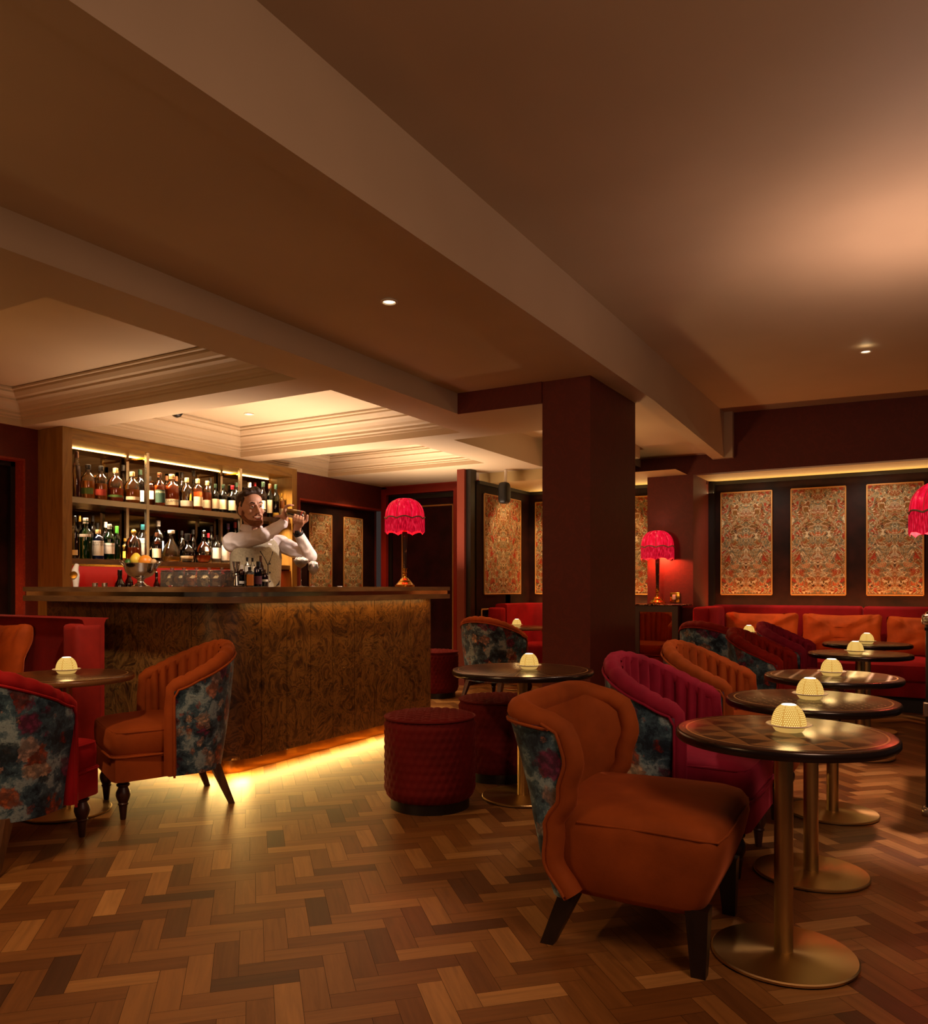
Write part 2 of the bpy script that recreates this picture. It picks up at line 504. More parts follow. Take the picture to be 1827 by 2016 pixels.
c = t.mix(hole, (0.80, 0.40, 0.07, 1), (1.0, 0.70, 0.22, 1))
c = t.mix(top, c, (1.0, 0.93, 0.66, 1))
st = t.math('ADD', t.math('ADD', 0.78, t.math('MULTIPLY', hole, 0.55)), t.math('MULTIPLY', top, 3.0))
t.l(c, t.b.inputs['Emission Color'])
t.l(st, t.b.inputs['Emission Strength'])
t.set(Base_Color=lin('#1c1812'), Roughness=0.6, Specular_IOR_Level=0.1)
M['dome'] = t.m
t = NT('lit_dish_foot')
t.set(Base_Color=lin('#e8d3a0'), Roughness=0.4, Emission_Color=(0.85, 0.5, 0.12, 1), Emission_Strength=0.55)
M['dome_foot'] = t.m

# lampshade silk: glowing red with pale threads
t = NT('lampshade_silk')
v = t.coord('Object', (6, 6, 1.2), (0.5, 0.3, 0))
n = t.noise(v, 7, 4, 0.6, 0.4)
c = t.ramp(n.outputs[0], [(0.35, (0.50, 0.0, 0.012, 1)), (0.50, (0.78, 0.002, 0.026, 1)), (0.62, (0.92, 0.012, 0.06, 1)), (0.70, (1.0, 0.30, 0.10, 1))])
t.l(c, t.b.inputs['Emission Color'])
t.set(Base_Color=lin('#8a0a20'), Roughness=0.8, Emission_Strength=0.95)
M['silk'] = t.m
t = NT('lampshade_fringe')
v = t.coord('Object', (1, 1, 0.15))
n = t.noise(v, 160, 2)
c = t.ramp(n.outputs[0], [(0.35, (0.22, 0.0, 0.008, 1)), (0.55, (0.62, 0.002, 0.024, 1)), (0.75, (0.95, 0.05, 0.10, 1))])
t.l(c, t.b.inputs['Emission Color'])
t.set(Base_Color=lin('#8a0a20'), Roughness=0.8, Emission_Strength=0.8)
M['fringe'] = t.m
M['braid'] = plain('lampshade_braid', '#8a7862', 0.6)
t = NT('speckled_lamp_stem')
v = t.coord()
n = t.noise(v, 30, 4, 0.7)
t.l(t.ramp(n.outputs[0], [(0.55, lin('#2a1710')), (0.72, lin('#a07a58'))]), t.b.inputs['Base Color'])
t.set(Roughness=0.35, Metallic=0.4)
M['stem'] = t.m
M['led'] = glow('led_strip', (1.0, 0.52, 0.14, 1), 16.0)
M['bulb'] = glow('warm_bulb', (1.0, 0.75, 0.45, 1), 4.0)


def glass(name, tint, rough=0.02, haze=0.0):
    """thin glass: tinted see-through with a clear reflection"""
    t = NT(name)
    nt = t.t
    nt.nodes.remove(t.b)
    outn = [n for n in nt.nodes if n.type == 'OUTPUT_MATERIAL'][0]
    tr = t.n('BsdfTransparent')
    tr.inputs[0].default_value = tint
    gl = t.n('BsdfGlossy')
    gl.inputs['Roughness'].default_value = rough
    fr = t.n('Fresnel')
    fr.inputs[0].default_value = 1.5
    f2 = t.math('ADD', t.math('MULTIPLY', fr.outputs[0], 1.3), 0.03, True)
    mx = t.n('MixShader')
    t.l(f2, mx.inputs[0])
    t.l(tr.outputs[0], mx.inputs[1])
    t.l(gl.outputs[0], mx.inputs[2])
    last = mx.outputs[0]
    if haze:
        df = t.n('BsdfDiffuse')
        df.inputs[0].default_value = (0.9, 0.86, 0.8, 1)
        m2 = t.n('MixShader')
        m2.inputs[0].default_value = haze
        t.l(last, m2.inputs[1])
        t.l(df.outputs[0], m2.inputs[2])
        last = m2.outputs[0]
    t.l(last, outn.inputs[0])
    return t.m


M['g_clear'] = glass('clear_glass', (0.97, 0.97, 0.95, 1))
M['g_acrylic'] = glass('clear_acrylic', (0.95, 0.95, 0.92, 1), 0.04, 0.05)
M['g_green'] = glass('green_glass', (0.10, 0.42, 0.10, 1))
M['g_dkgreen'] = glass('dark_green_glass', (0.05, 0.10, 0.03, 1))
M['g_olive'] = glass('olive_glass', (0.30, 0.36, 0.05, 1))
M['g_brown'] = glass('brown_glass', (0.22, 0.07, 0.02, 1))
M['g_blue'] = glass('blue_glass', (0.30, 0.42, 0.75, 1))
M['g_cobalt'] = glass('cobalt_glass', (0.06, 0.04, 0.30, 1))


def liquid(name, col, sat=1.0):
    t = NT(name)
    t.set(Base_Color=col, Roughness=0.1, Transmission_Weight=0.30, IOR=1.25)
    return t.m


M['l_amber'] = liquid('amber_spirit', (1.0, 0.30, 0.03, 1))
M['l_red'] = liquid('red_amber_spirit', (0.95, 0.17, 0.03, 1))
M['l_dark'] = liquid('dark_spirit', (0.10, 0.02, 0.01, 1))
M['l_clear'] = liquid('clear_spirit', (0.9, 0.88, 0.8, 1))
M['l_green'] = liquid('green_spirit', (0.10, 0.55, 0.10, 1))
M['l_gold'] = liquid('golden_spirit', (0.95, 0.55, 0.12, 1))
M['l_blue'] = liquid('blue_spirit', (0.25, 0.38, 0.75, 1))
for k, c in dict(cream='#e0cfae', white='#e6e0d4', green='#4f6a2c', dkgreen='#14352a', red='#a5321f', grey='#b9b2a4', amber='#c8741c',
                 yellow='#d2a63c', black='#120d0b', art='#5a2a3c', blue='#b9cfe6').items():
    M['p_' + k] = plain('paper_' + k, c, 0.6)
for k, c in dict(black='#0c0a09', brown='#4a2a18', silver='#c9c4bb', gold='#b98d3a', cork='#c79a66', green='#3f8a2c', teal='#1e5a62',
                 red='#8a1420', purple='#3a1a4a', white='#d9cfc0', dkgreen='#16251a').items():
    M['c_' + k] = plain('cap_' + k, c, 0.35, 0.8 if k in ('silver', 'gold') else 0.0)
M['ink'] = plain('printed_ink', '#2a2420', 0.6)
M['ink_pale'] = plain('pale_print', '#c9bfa0', 0.6)
M['skin'] = plain('skin', '#d09a7c', 0.5, Subsurface_Weight=0.1, Subsurface_Radius=(0.02, 0.008, 0.004))
M['hair'] = plain('brown_hair', '#3a2413', 0.55)
M['beard'] = plain('auburn_beard', '#7d4a28', 0.8)
M['shirt'] = plain('white_shirt', '#ddd3d2', 0.7)
M['vest'] = None
t = NT('oatmeal_tweed')
v = t.coord()
n = t.noise(v, 90, 3, 0.7)
t.l(t.ramp(n.outputs[0], [(0.3, lin('#8d8169')), (0.7, lin('#b0a488'))]), t.b.inputs['Base Color'])
t.set(Roughness=0.85)
M['vest'] = t.m
M['navy'] = plain('navy_cloth', '#12141f', 0.7)
M['eye_white'] = plain('eye_white', '#e0d6cc', 0.3)
M['teeth'] = plain('teeth', '#e6ddd0', 0.3)
M['lips'] = plain('lips', '#a8564a', 0.5)
M['ice'] = plain('crushed_ice', '#f6efea', 0.4, Subsurface_Weight=0.7, Subsurface_Radius=(0.03, 0.025, 0.02))


# ------------------------------------------------------------------ mesh helpers
def link(name, me, m, parent=None, smooth=True, ang=35):
    if m is not None and not me.materials:
        me.materials.append(m)
    if smooth:
        me.shade_smooth()
        me.set_sharp_from_angle(angle=math.radians(ang))
    o = bpy.data.objects.new(name, me)
    COL.objects.link(o)
    if parent is not None:
        o.parent = parent
    return o


def obj(name, bm, m, parent=None, smooth=True, ang=35, recalc=True):
    if recalc:
        bmesh.ops.recalc_face_normals(bm, faces=bm.faces)
    me = bpy.data.meshes.new(name)
    bm.to_mesh(me)
    bm.free()
    return link(name, me, m, parent, smooth, ang)


def tag(o, label, cat, group=None):
    o['label'] = label
    o['category'] = cat
    if group:
        o['group'] = group
    return o


def thing(name, label, cat, loc=(0, 0, 0), rot=0.0, group=None):
    o = bpy.data.objects.new(name, None)
    o.empty_display_size = 0.1
    COL.objects.link(o)
    o.location = loc
    o.rotation_euler = (0, 0, rot)
    return tag(o, label, cat, group)


def struct(o):
    o['kind'] = 'structure'
    return o


def dup(root, label, loc, rot=None, group=None):
    """a copy of a thing with copies of its parts and sub-parts"""
    r = root.copy()
    COL.objects.link(r)
    r.location = loc
    if rot is not None:
        r.rotation_euler = (0, 0, rot)
    r['label'] = label
    if group:
        r['group'] = group
    for ch in list(root.children):
        c = ch.copy()
        COL.objects.link(c)
        c.parent = r
        for g in list(ch.children):
            d = g.copy()
            COL.objects.link(d)
            d.parent = c
    return r


B = bmesh.new


def box(bm, x0, x1, y0, y1, z0, z1, bev=0.0, seg=2):
    vs = [bm.verts.new((x, y, z)) for x in (x0, x1) for y in (y0, y1) for z in (z0, z1)]
    fs = [bm.faces.new([vs[i] for i in q]) for q in
          ((0, 1, 3, 2), (4, 6, 7, 5), (0, 4, 5, 1), (2, 3, 7, 6), (0, 2, 6, 4), (1, 5, 7, 3))]
    if bev > 0:
        es = list({e for f in fs for e in f.edges})
        bmesh.ops.bevel(bm, geom=es, offset=bev, segments=seg, profile=0.6, affect='EDGES')
    return bm


def quad(bm, *pts):
    return bm.faces.new([bm.verts.new(p) for p in pts])


def loft(bm, rings, closed=True, caps=True):
    vr = [[bm.verts.new(p) for p in r] for r in rings]
    n = len(vr[0])
    for a, b in zip(vr, vr[1:]):
        for i in range(n if closed else n - 1):
            j = (i + 1) % n
            bm.faces.new((a[i], a[j], b[j], b[i]))
    if caps and closed:
        bm.faces.new(vr[0][::-1])
        bm.faces.new(vr[-1])
    return vr


def lathe(bm, prof, seg=24, c=(0, 0, 0), sx=1.0, sy=1.0, caps=True):
    rings = [[(c[0] + r * sx * math.cos(2 * PI * k / seg), c[1] + r * sy * math.sin(2 * PI * k / seg), c[2] + z)
              for k in range(seg)] for r, z in prof]
    return loft(bm, rings, True, caps)


def tube(bm, pts, rad, seg=8, caps=True, closed=False):
    pts = [Vector(p) for p in pts]
    n = len(pts)
    rads = rad if isinstance(rad, (list, tuple)) else [rad] * n
    rings = []
    ref = None
    for i, p in enumerate(pts):
        a = pts[(i - 1) % n] if (closed or i > 0) else p
        b = pts[(i + 1) % n] if (closed or i < n - 1) else p
        t = (b - a).normalized()
        if ref is None:
            ref = Vector((0, 0, 1)) if abs(t.z) < 0.9 else Vector((1, 0, 0))
        u = (ref - t * ref.dot(t))
        u = u.normalized() if u.length > 1e-6 else t.orthogonal().normalized()
        w = t.cross(u)
        ref = u
        rings.append([p + (u * math.cos(2 * PI * k / seg) + w * math.sin(2 * PI * k / seg)) * rads[i] for k in range(seg)])
    if closed:
        rings.append(rings[0])
    loft(bm, rings, True, caps and not closed)
    return bm


def superq(bm, c, s, e1=0.3, e2=0.3, nu=14, nv=28, rot=None, warp=None):
    """soft cushion shape"""
    def pw(v, e):
        return math.copysign(abs(v) ** e, v)
    rings = []
    for i in range(1, nu):
        u = -PI / 2 + PI * i / nu
        ring = []
        for k in range(nv):
            w = -PI + 2 * PI * k / nv
            p = Vector((s[0] * pw(math.cos(u), e1) * pw(math.cos(w), e2),
                        s[1] * pw(math.cos(u), e1) * pw(math.sin(w), e2),
                        s[2] * pw(math.sin(u), e1)))
            if warp:
                p = warp(p)
            if rot:
                p = rot @ p
            ring.append(p + Vector(c))
        rings.append(ring)
    loft(bm, rings, True, True)
    return bm


def prism(bm, poly, z0, z1):
    loft(bm, [[(x, y, z0) for x, y in poly], [(x, y, z1) for x, y in poly]], True, True)
    return bm


def smooth01(t):
    t = max(0.0, min(1.0, t))
    return t * t * (3 - 2 * t)


# ------------------------------------------------------------------ the room
# floor: every parquet block is a face of one floor mesh, laid in 45 degree herringbone
def make_floor():
    bm = B()
    uvl = bm.loops.layers.uv.new('UVMap')
    tint = bm.loops.layers.float_color.new('tint')
    L, Wd = 0.250, 0.0755
    s = math.sqrt(0.5)
    rnd = random.Random(3)

    def block(a0, b0, la, lb, along_a):
        g = 0.0006
        pts = [(a0 + g, b0 + g), (a0 + la - g, b0 + g), (a0 + la - g, b0 + lb - g), (a0 + g, b0 + lb - g)]
        w = [(s * (a - b), s * (a + b)) for a, b in pts]
        cx_ = sum(p[0] for p in w) / 4
        cy_ = sum(p[1] for p in w) / 4
        if not (-6.9 < cx_ < 2.4 and 0.7 < cy_ < 9.7):
            return
        if abs(cx_ * math.cos(TH) + cy_ * math.sin(TH)) > 0.72 * (-cx_ * math.sin(TH) + cy_ * math.cos(TH)) + 0.8:
            return
        f = bm.faces.new([bm.verts.new((x, y, 0.0)) for x, y in w])
        v = min(1, max(0, rnd.gauss(0.5, 0.24)))
        ou, ov = rnd.random() * 40, rnd.random() * 40
        loc = [(0, 0), (la, 0), (la, lb), (0, lb)]
        for lp, (p, q) in zip(f.loops, loc):
            lp[tint] = (v, v, v, 1)
            lp[uvl].uv = (ou + p, ov + q) if along_a else (ou + q, ov + p)
    for i in range(-120, 240):
        for j in range(-60, 60):
            oa = i * Wd + j * L
            ob = i * Wd - j * L
            if abs(oa) > 22 or abs(ob) > 22:
                continue
            block(oa, ob, L, Wd, True)
            block(oa + L, ob + Wd - L, Wd, L, False)
    n = len(bm.faces)
    f = quad(bm, (-7.2, -1.2, -0.0015), (2.6, -1.2, -0.0015), (2.6, 10.2, -0.0015), (-7.2, 10.2, -0.0015))
    f.material_index = 1
    o = obj('floor', bm, M['parquet'], smooth=False, recalc=False)
    o.data.materials.append(M['joint'])
    struct(o)


make_floor()

Z0 = 2.52       # ceiling over the bar
ZM = 2.69       # middle bay
Y_END = 9.0
COFFERS = [(-6.72, -3.62, 2.28, 4.02, 0.27), (-6.33, -3.62, 4.36, 6.15, 0.27),
           (-6.52, -4.29, 6.45, 7.80, 0.22), (-3.86, -2.70, 6.42, 8.36, 0.30)]


def make_ceiling():
    bm = B()
    # bar bay, cut into cells so that the coffers stay open
    xs = sorted({-6.9, -3.25, -2.33, -2.9} | {c for k in COFFERS for c in k[:2]})
    ys = sorted({-1.2, 5.48, 6.5, 8.5, 9.1} | {c for k in COFFERS for c in k[2:4]})
    for x0, x1 in zip(xs, xs[1:]):
        for y0, y1 in zip(ys, ys[1:]):
            mx, my = (x0 + x1) / 2, (y0 + y1) / 2
            if any(a < mx < b and c < my < d for a, b, c, d, _ in COFFERS):
                continue
            if mx > -3.25 and my < 5.48:
                continue
            if mx > -2.9 and my > 6.5:
                continue
            quad(bm, (x0, y0, Z0), (x1, y0, Z0), (x1, y1, Z0), (x0, y1, Z0))
    for k, (a, b, c, d, h) in enumerate(COFFERS):
        z = Z0 + h
        quad(bm, (a, c, z), (b, c, z), (b, d, z), (a, d, z))
        for p, q in (((a, c), (b, c)), ((b, c), (b, d)), ((b, d), (a, d)), ((a, d), (a, c))) if k == 3 else ():
            quad(bm, (p[0], p[1], Z0), (q[0], q[1], Z0), (q[0], q[1], z), (p[0], p[1], z))
    # face of the drop towards the middle bay
    quad(bm, (-3.25, -1.2, Z0), (-3.25, 5.48, Z0), (-3.25, 5.48, ZM), (-3.25, -1.2, ZM))
    quad(bm, (-2.9, 6.5, Z0), (-2.9, 9.1, Z0), (-2.9, 9.1, 2.75), (-2.9, 6.5, 2.75))
    # middle bay and the patch beyond the column
    quad(bm, (-3.25, -1.2, ZM), (-1.95, -1.2, ZM), (-1.95, 6.5, ZM - 0.01), (-3.25, 6.5, ZM - 0.01))
    quad(bm, (-2.9, 6.5, 2.74), (-1.95, 6.5, 2.74), (-1.95, 9.1, 2.605), (-2.9, 9.1, 2.605))
    quad(bm, (-2.9, 6.5, 2.68), (-1.95, 6.5, 2.68), (-1.95, 6.5, 2.74), (-2.9, 6.5, 2.74))
    # tall bay above the row of tables
    quad(bm, (-1.95, -1.2, 3.14), (2.6, -1.2, 3.10), (2.6, 9.1, 2.96), (-1.95, 9.1, 3.04))
    o = obj('ceiling', bm, M['cream'], smooth=False, recalc=False)
    struct(o)


make_ceiling()

# beam along the tall bay: its face, and the narrow soffit past the column
bm = B()
yy = [-1.2, 2.0, 4.2, 6.42, 7.7, 9.0]
zz = [2.685, 2.683, 2.678, 2.660, 2.60, 2.545]
loft(bm, [[(-1.95, y, z), (-1.95, y, 3.15), (-2.08, y, 3.15), (-2.08, y, z)] for y, z in zip(yy, zz)], True, True)
box(bm, -2.08, -1.86, 8.93, 9.02, 2.545, 3.06)
struct(obj('trim_1', bm, M['cream'], smooth=False))

# crown mouldings of the coffers
PROF = [(0.0, 0.0), (0.0, 0.055), (0.012, 0.06), (0.012, 0.075), (0.03, 0.085), (0.03, 0.105), (0.05, 0.118), (0.062, 0.14),
        (0.085, 0.165), (0.115, 0.178), (0.115, 0.192), (0.15, 0.20), (0.175, 0.225), (0.175, 0.24), (0.20, 0.245), (0.20, 0.26)]
for k, (a, b, c, d, h) in enumerate(COFFERS[:3]):
    bm = B()
    s = (h - 0.003) / 0.26
    rings = []
    for i, zt in PROF:
        rings.append([(a + i, c + i, Z0 + zt * s), (b - i, c + i, Z0 + zt * s), (b - i, d - i, Z0 + zt * s), (a + i, d - i, Z0 + zt * s)])
    loft(bm, rings, True, False)
    struct(obj('trim_%d' % (k + 2), bm, M['cream'], smooth=False, recalc=False))

# red column with the bulkhead that ties it to the bar ceiling
bm = B()
box(bm, -2.52, -2.14, 5.48, 6.50, 0.0, ZM - 0.005)
box(bm, -3.25, -2.52, 5.466, 5.479, Z0 - 0.002, ZM - 0.005)
struct(obj('wall_column', bm, M['red_wall'], smooth=False))
bm = B()
box(bm, -2.53, -2.13, 5.468, 6.51, 0.0, 0.12)
struct(obj('baseboard_column', bm, M['black_trim'], smooth=False))

# end wall: header, pier beside the console, and the two niches behind it
bm = B()
box(bm, -2.82, -2.30, 9.0, 9.12, 0.0, 2.75)          # pier
box(bm, -1.95, 2.6, 9.0, 9.12, 2.40, 3.1)            # header over the sofa niche
box(bm, -2.30, -1.95, 9.0, 9.12, 2.40, 2.75)
box(bm, -4.63, -2.82, 9.0, 9.10, 2.42, 2.75)         # header over the middle niche
box(bm, -2.36, -2.30, 9.12, 9.84, 0.0, 2.42)         # cheek of the sofa niche
struct(obj('wall_end', bm, M['red_wall'], smooth=False))
bm = B()
quad(bm, (-2.30, 9.0, 2.402), (2.6, 9.0, 2.402), (2.6, 9.85, 2.402), (-2.30, 9.85, 2.402))
quad(bm, (-4.75, 8.5, 2.40), (-2.36, 8.5, 2.40), (-2.36, 9.7, 2.40), (-4.75, 9.7, 2.40))
quad(bm, (-4.75, 8.5, 2.40), (-2.9, 8.5, 2.40), (-2.9, 8.5, 2.53), (-4.75, 8.5, 2.53))
t2 = NT('niche_cream')
t2.set(Base_Color=lin('#c8ae78'), Roughness=0.6)
struct(obj('ceiling_niche', bm, t2.m, smooth=False, recalc=False))
bm = B()
quad(bm, (-2.30, 9.80, 0), (2.6, 9.80, 0), (2.6, 9.80, 2.40), (-2.30, 9.80, 2.40))
quad(bm, (-4.70, 9.65, 0), (-2.30, 9.65, 0), (-2.30, 9.65, 2.40), (-4.70, 9.65, 2.40))
quad(bm, (-4.63, 8.22, 0), (-4.63, 9.65, 0), (-4.63, 9.65, 2.40), (-4.63, 8.22, 2.40))
struct(obj('wall_niche', bm, M['crushed'], smooth=False, recalc=False))
bm = B()
box(bm, -2.30, 2.6, 9.76, 9.80, 2.36, 2.40)
box(bm, -4.63, -2.30, 9.61, 9.65, 2.36, 2.40)
box(bm, -4.63, -4.60, 8.25, 9.61, 2.36, 2.40)
box(bm, -2.30, -2.24, 9.70, 9.80, 0.0, 2.38)
struct(obj('trim_5', bm, M['black_trim'], smooth=False))
# thin red and dark strips at the free edge of the niche's side panelling
bm = B()
box(bm, -4.78, -4.64, 8.10, 8.24, 0.0, Z0)
struct(obj('trim_6', bm, M['black_trim'], smooth=False))
bm = B()
box(bm, -4.80, -4.70, 8.06, 8.10, 0.0, Z0)
struct(obj('trim_7', bm, plain('rose_trim', '#6e2a1a', 0.5), smooth=False))

# wall with the door
bm = B()
for k in range(4):
    g = k * 0.035
    box(bm, -6.55 + (0 if k == 0 else 0.02), -6.47 - 0.0, 8.97 - 0.012 * k, 9.10, 0, Z0 - 0.01) if k == 0 else None
box(bm, -6.55, -6.478, 8.97, 9.1, 0, Z0)
box(bm, -5.333, -4.63, 8.97, 9.1, 0, Z0)
box(bm, -6.478, -5.333, 8.97, 9.1, 2.40, Z0)
struct(obj('wall_door', bm, M['red_trim'], smooth=False))
bm = B()
for k, (w_, y_) in enumerate(((0.14, 8.955), (0.11, 8.945), (0.08, 8.935), (0.05, 8.925))):
    x0, x1, zt = -6.478 + 0.012 * k - 0.0, -5.333 - 0.012 * k, 2.40
    box(bm, x1, x1 + w_, y_, 8.98, 0, zt + w_ * 0.6)
    box(bm, x0 - min(w_, 0.07), x0, y_, 8.98, 0, zt + w_ * 0.6)
    box(bm, x0, x1, y_, 8.98, zt, zt + w_ * 0.6)
struct(obj('trim_8', bm, M['red_trim'], smooth=False))
d = bpy.data.objects.new('door_1', None)
COL.objects.link(d)
d.location = (-5.9, 9.05, 0)
struct(d)
bm = B()
box(bm, -0.57, 0.56, -0.02, 0.03, 0.005, 2.39)
obj('door_leaf', bm, velvet('aubergine_door_velvet', '#2c0a10', 0.5, 0.2, 0.6, 5), d, False)
bm = B()
box(bm, -0.57, -0.50, -0.05, -0.021, 0.005, 2.39)
box(bm, -0.50, 0.56, -0.05, -0.021, 2.33, 2.39)
obj('door_edge', bm, M['black_trim'], d, False)


def rect_braid(bm, x0, x1, z0, z1, y, r):
    for a, b in (((x0, z0), (x1, z0)), ((x1, z0), (x1, z1)), ((x1, z1), (x0, z1)), ((x0, z1), (x0, z0))):
        tube(bm, [(a[0], y, a[1]), (b[0], y, b[1])], r, 6)


bm = B()
rect_braid(bm, -0.34, 0.465, 0.13, 2.23, -0.025, 0.012)
obj('door_braid', bm, M['gold_braid'], d)

# wall behind the bar: red, with a shallow recess beyond the back bar and one before it
bm = B()
box(bm, -6.70, -6.55, 7.10, 7.315, 0, Z0)
box(bm, -6.70, -6.55, 7.315, 9.0, 2.215, Z0)
quad(bm, (-6.66, 7.315, 0), (-6.66, 9.0, 0), (-6.66, 9.0, 2.215), (-6.66, 7.315, 2.215))
box(bm, -6.95, -6.75, 4.067, 4.30, 0, 2.62)
box(bm, -6.95, -6.75, -1.2, 4.067, 2.25, 2.62)
box(bm, -6.97, -6.78, 4.16, 7.2, 0, 2.6)
struct(obj('wall_bar', bm, M['red_wall'], smooth=False))
t2 = NT('damask_reveal')
v = t2.coord()
nz = t2.noise(v, 9, 2, 0.5, 2.5)
t2.l(t2.ramp(nz.outputs[0], [(0.46, lin('#8e2c16')), (0.5, lin('#a8401f')), (0.54, lin('#8e2c16'))]), t2.b.inputs['Base Color'])
t2.set(Roughness=0.6)
bm = B()
box(bm, -6.92, -6.751, 4.05, 4.068, 0.0, 2.25)
box(bm, -6.92, -6.751, 1.5, 4.05, 2.232, 2.251)
struct(obj('trim_9', bm, t2.m, smooth=False))
bm = B()
quad(bm, (-6.92, -1.2, 0), (-6.92, 4.067, 0), (-6.92, 4.067, 2.25), (-6.92, -1.2, 2.25))
struct(obj('wall_recess', bm, M['crushed'], smooth=False, recalc=False))
bm = B()
box(bm, -6.915, -6.87, 4.01, 4.05, 0.0, 2.23)
box(bm, -6.915, -6.87, 1.5, 4.05, 2.19, 2.23)
struct(obj('trim_10', bm, M['black_trim'], smooth=False))
bm = B()
box(bm, -6.66, -6.552, 7.315, 7.33, 0, 2.2)
box(bm, -6.66, -6.549, 7.315, 9.0, 2.19, 2.214)
struct(obj('trim_11', bm, plain('orange_red_trim', '#93301a', 0.5), smooth=False))


# ------------------------------------------------------------------ tapestry panels (fabric > braid frame)
def tapestry(label, origin, right, w, z0, z1, group, out):
    """right: unit vector along the wall; out: unit vector into the room"""
    right, out = Vector(right), Vector(out)
    up = Vector((0, 0, 1))
    t = thing('tapestry_panel', label, 'wall panel', Vector(origin) + up * z0, 0, group)
    h = z1 - z0
    bm = B()
    uvl = bm.loops.layers.uv.new('UVMap')
    pts = []
    for x, z in ((-w / 2, 0), (w / 2, 0), (w / 2, h), (-w / 2, h)):
        pts.append((x, z))
    front = [bm.verts.new(right * x + up * z + out * 0.018) for x, z in pts]
    back = [bm.verts.new(right * x + up * z + out * 0.001) for x, z in pts]
    f = bm.faces.new(front)
    for lp, p in zip(f.loops, pts):
        lp[uvl].uv = p
    for i in range(4):
        j = (i + 1) % 4
        bm.faces.new((front[i], back[i], back[j], front[j]))
    obj('fabric', bm, M['tapestry'], t, False, recalc=False)
    bm = B()
    for i in range(4):
        j = (i + 1) % 4
        a = right * pts[i][0] + up * pts[i][1] + out * 0.018
        b = right * pts[j][0] + up * pts[j][1] + out * 0.018
        tube(bm, [a, b], 0.008, 6)
    obj('braid', bm, M['gold_braid'], t)
    return t


for k, (xa, xb) in enumerate(((-2.172, -1.600), (-1.391, -0.829), (-0.617, -0.082), (0.15, 0.70))):
    tapestry(['tapestry panel above the long sofa, next to the console lamp pier', 'tapestry panel above the middle orange cushion of the long sofa',
              'tapestry panel partly hidden by the red lamp on the trunk', 'tapestry panel behind the trunk lamp, at the end of the row'][k],
             ((xa + xb) / 2, 9.80, 0), (1, 0, 0), xb - xa, 1.06, 2.26, 'tapestry panels over the long sofa', (0, -1, 0))
for k, (xa, xb) in enumerate(((-4.53, -3.97), (-3.55, -2.99))):
    tapestry(['tapestry panel in the niche corner, half hidden by the column', 'narrow glimpse of a tapestry panel between column and lamp pier'][k],
             ((xa + xb) / 2, 9.65, 0), (1, 0, 0), xb - xa, 1.06, 2.26, 'tapestry panels in the middle niche', (0, -1, 0))
tapestry('wide tapestry panel beside the black wall speaker', (-4.63, 8.875, 0), (0, 1, 0), 0.97, 1.06, 2.26, 'tapestry panels in the middle niche', (1, 0, 0))
for k, (ya, yb) in enumerate(((7.59, 8.01), (8.256, 8.647))):
    tapestry(['narrow tapestry panel behind the ice filled glasses, nearer the back bar', 'narrow tapestry panel next to the door corner'][k],
             (-6.652, (ya + yb) / 2, 0), (0, 1, 0), yb - ya, 0.9, 2.057, 'tapestry panels by the back bar', (1, 0, 0))
for k, yc in enumerate((3.25, 2.45, 1.65)):
    tapestry(['tapestry panel of the side wall over the dark red banquette', 'second tapestry panel of the side wall, showing in the counter mirror strip', 'third tapestry panel of the side wall, glinting in the counter mirror strip'][k],
             (-6.918, yc, 0), (0, 1, 0), 0.55, 0.98, 2.05, 'tapestry panels over the side banquette', (1, 0, 0))
# crushed velvet field behind those two
bm = B()
quad(bm, (-6.655, 7.4, 0), (-6.655, 8.95, 0), (-6.655, 8.95, 2.18), (-6.655, 7.4, 2.18))
struct(obj('wall_velvet', bm, M['crushed'], smooth=False, recalc=False))
# little gold rectangle low on the niche's side panelling
bm = B()
for a, b in (((8.32, 0.55), (8.32, 0.88)), ((8.32, 0.88), (8.52, 0.88))):
    tube(bm, [(-4.615, a[0], a[1]), (-4.615, b[0], b[1])], 0.010, 6)
struct(obj('trim_12', bm, M['gold_braid']))

# recessed ceiling spotlights
sp_root = None
for k, (x, y, z, lab) in enumerate(((-2.52, 3.52, ZM - 0.008, 'recessed ceiling spotlight in the middle bay above the floor'),
                                    (-5.2, 2.72, Z0 + 0.27, 'recessed ceiling spotlight in the coffer nearest the camera'),
                                    (-4.1, 5.2, Z0 + 0.27, 'recessed ceiling spotlight in the middle coffer over the counter'),
                                    (-5.6, 5.55, Z0 + 0.27, 'recessed ceiling spotlight in the middle coffer near the dome camera'),
                                    (-0.45, 7.0, 2.99, 'recessed ceiling spotlight in the tall bay above the tables'))):
    if sp_root is None:
        sp_root = thing('ceiling_spotlight', lab, 'spotlight', (x, y, z), 0, 'recessed ceiling spotlights')
        bm = B()
        lathe(bm, [(0.032, 0.0), (0.046, 0.0), (0.048, -0.006), (0.036, -0.008), (0.032, -0.002)], 20, caps=False)
        obj('rim', bm, M['white_plastic'], sp_root)
        bm = B()
        lathe(bm, [(0.001, -0.001), (0.032, -0.001)], 16, caps=False)
        obj('lens', bm, M['bulb'], sp_root)
    else:
        dup(sp_root, lab, (x, y, z))

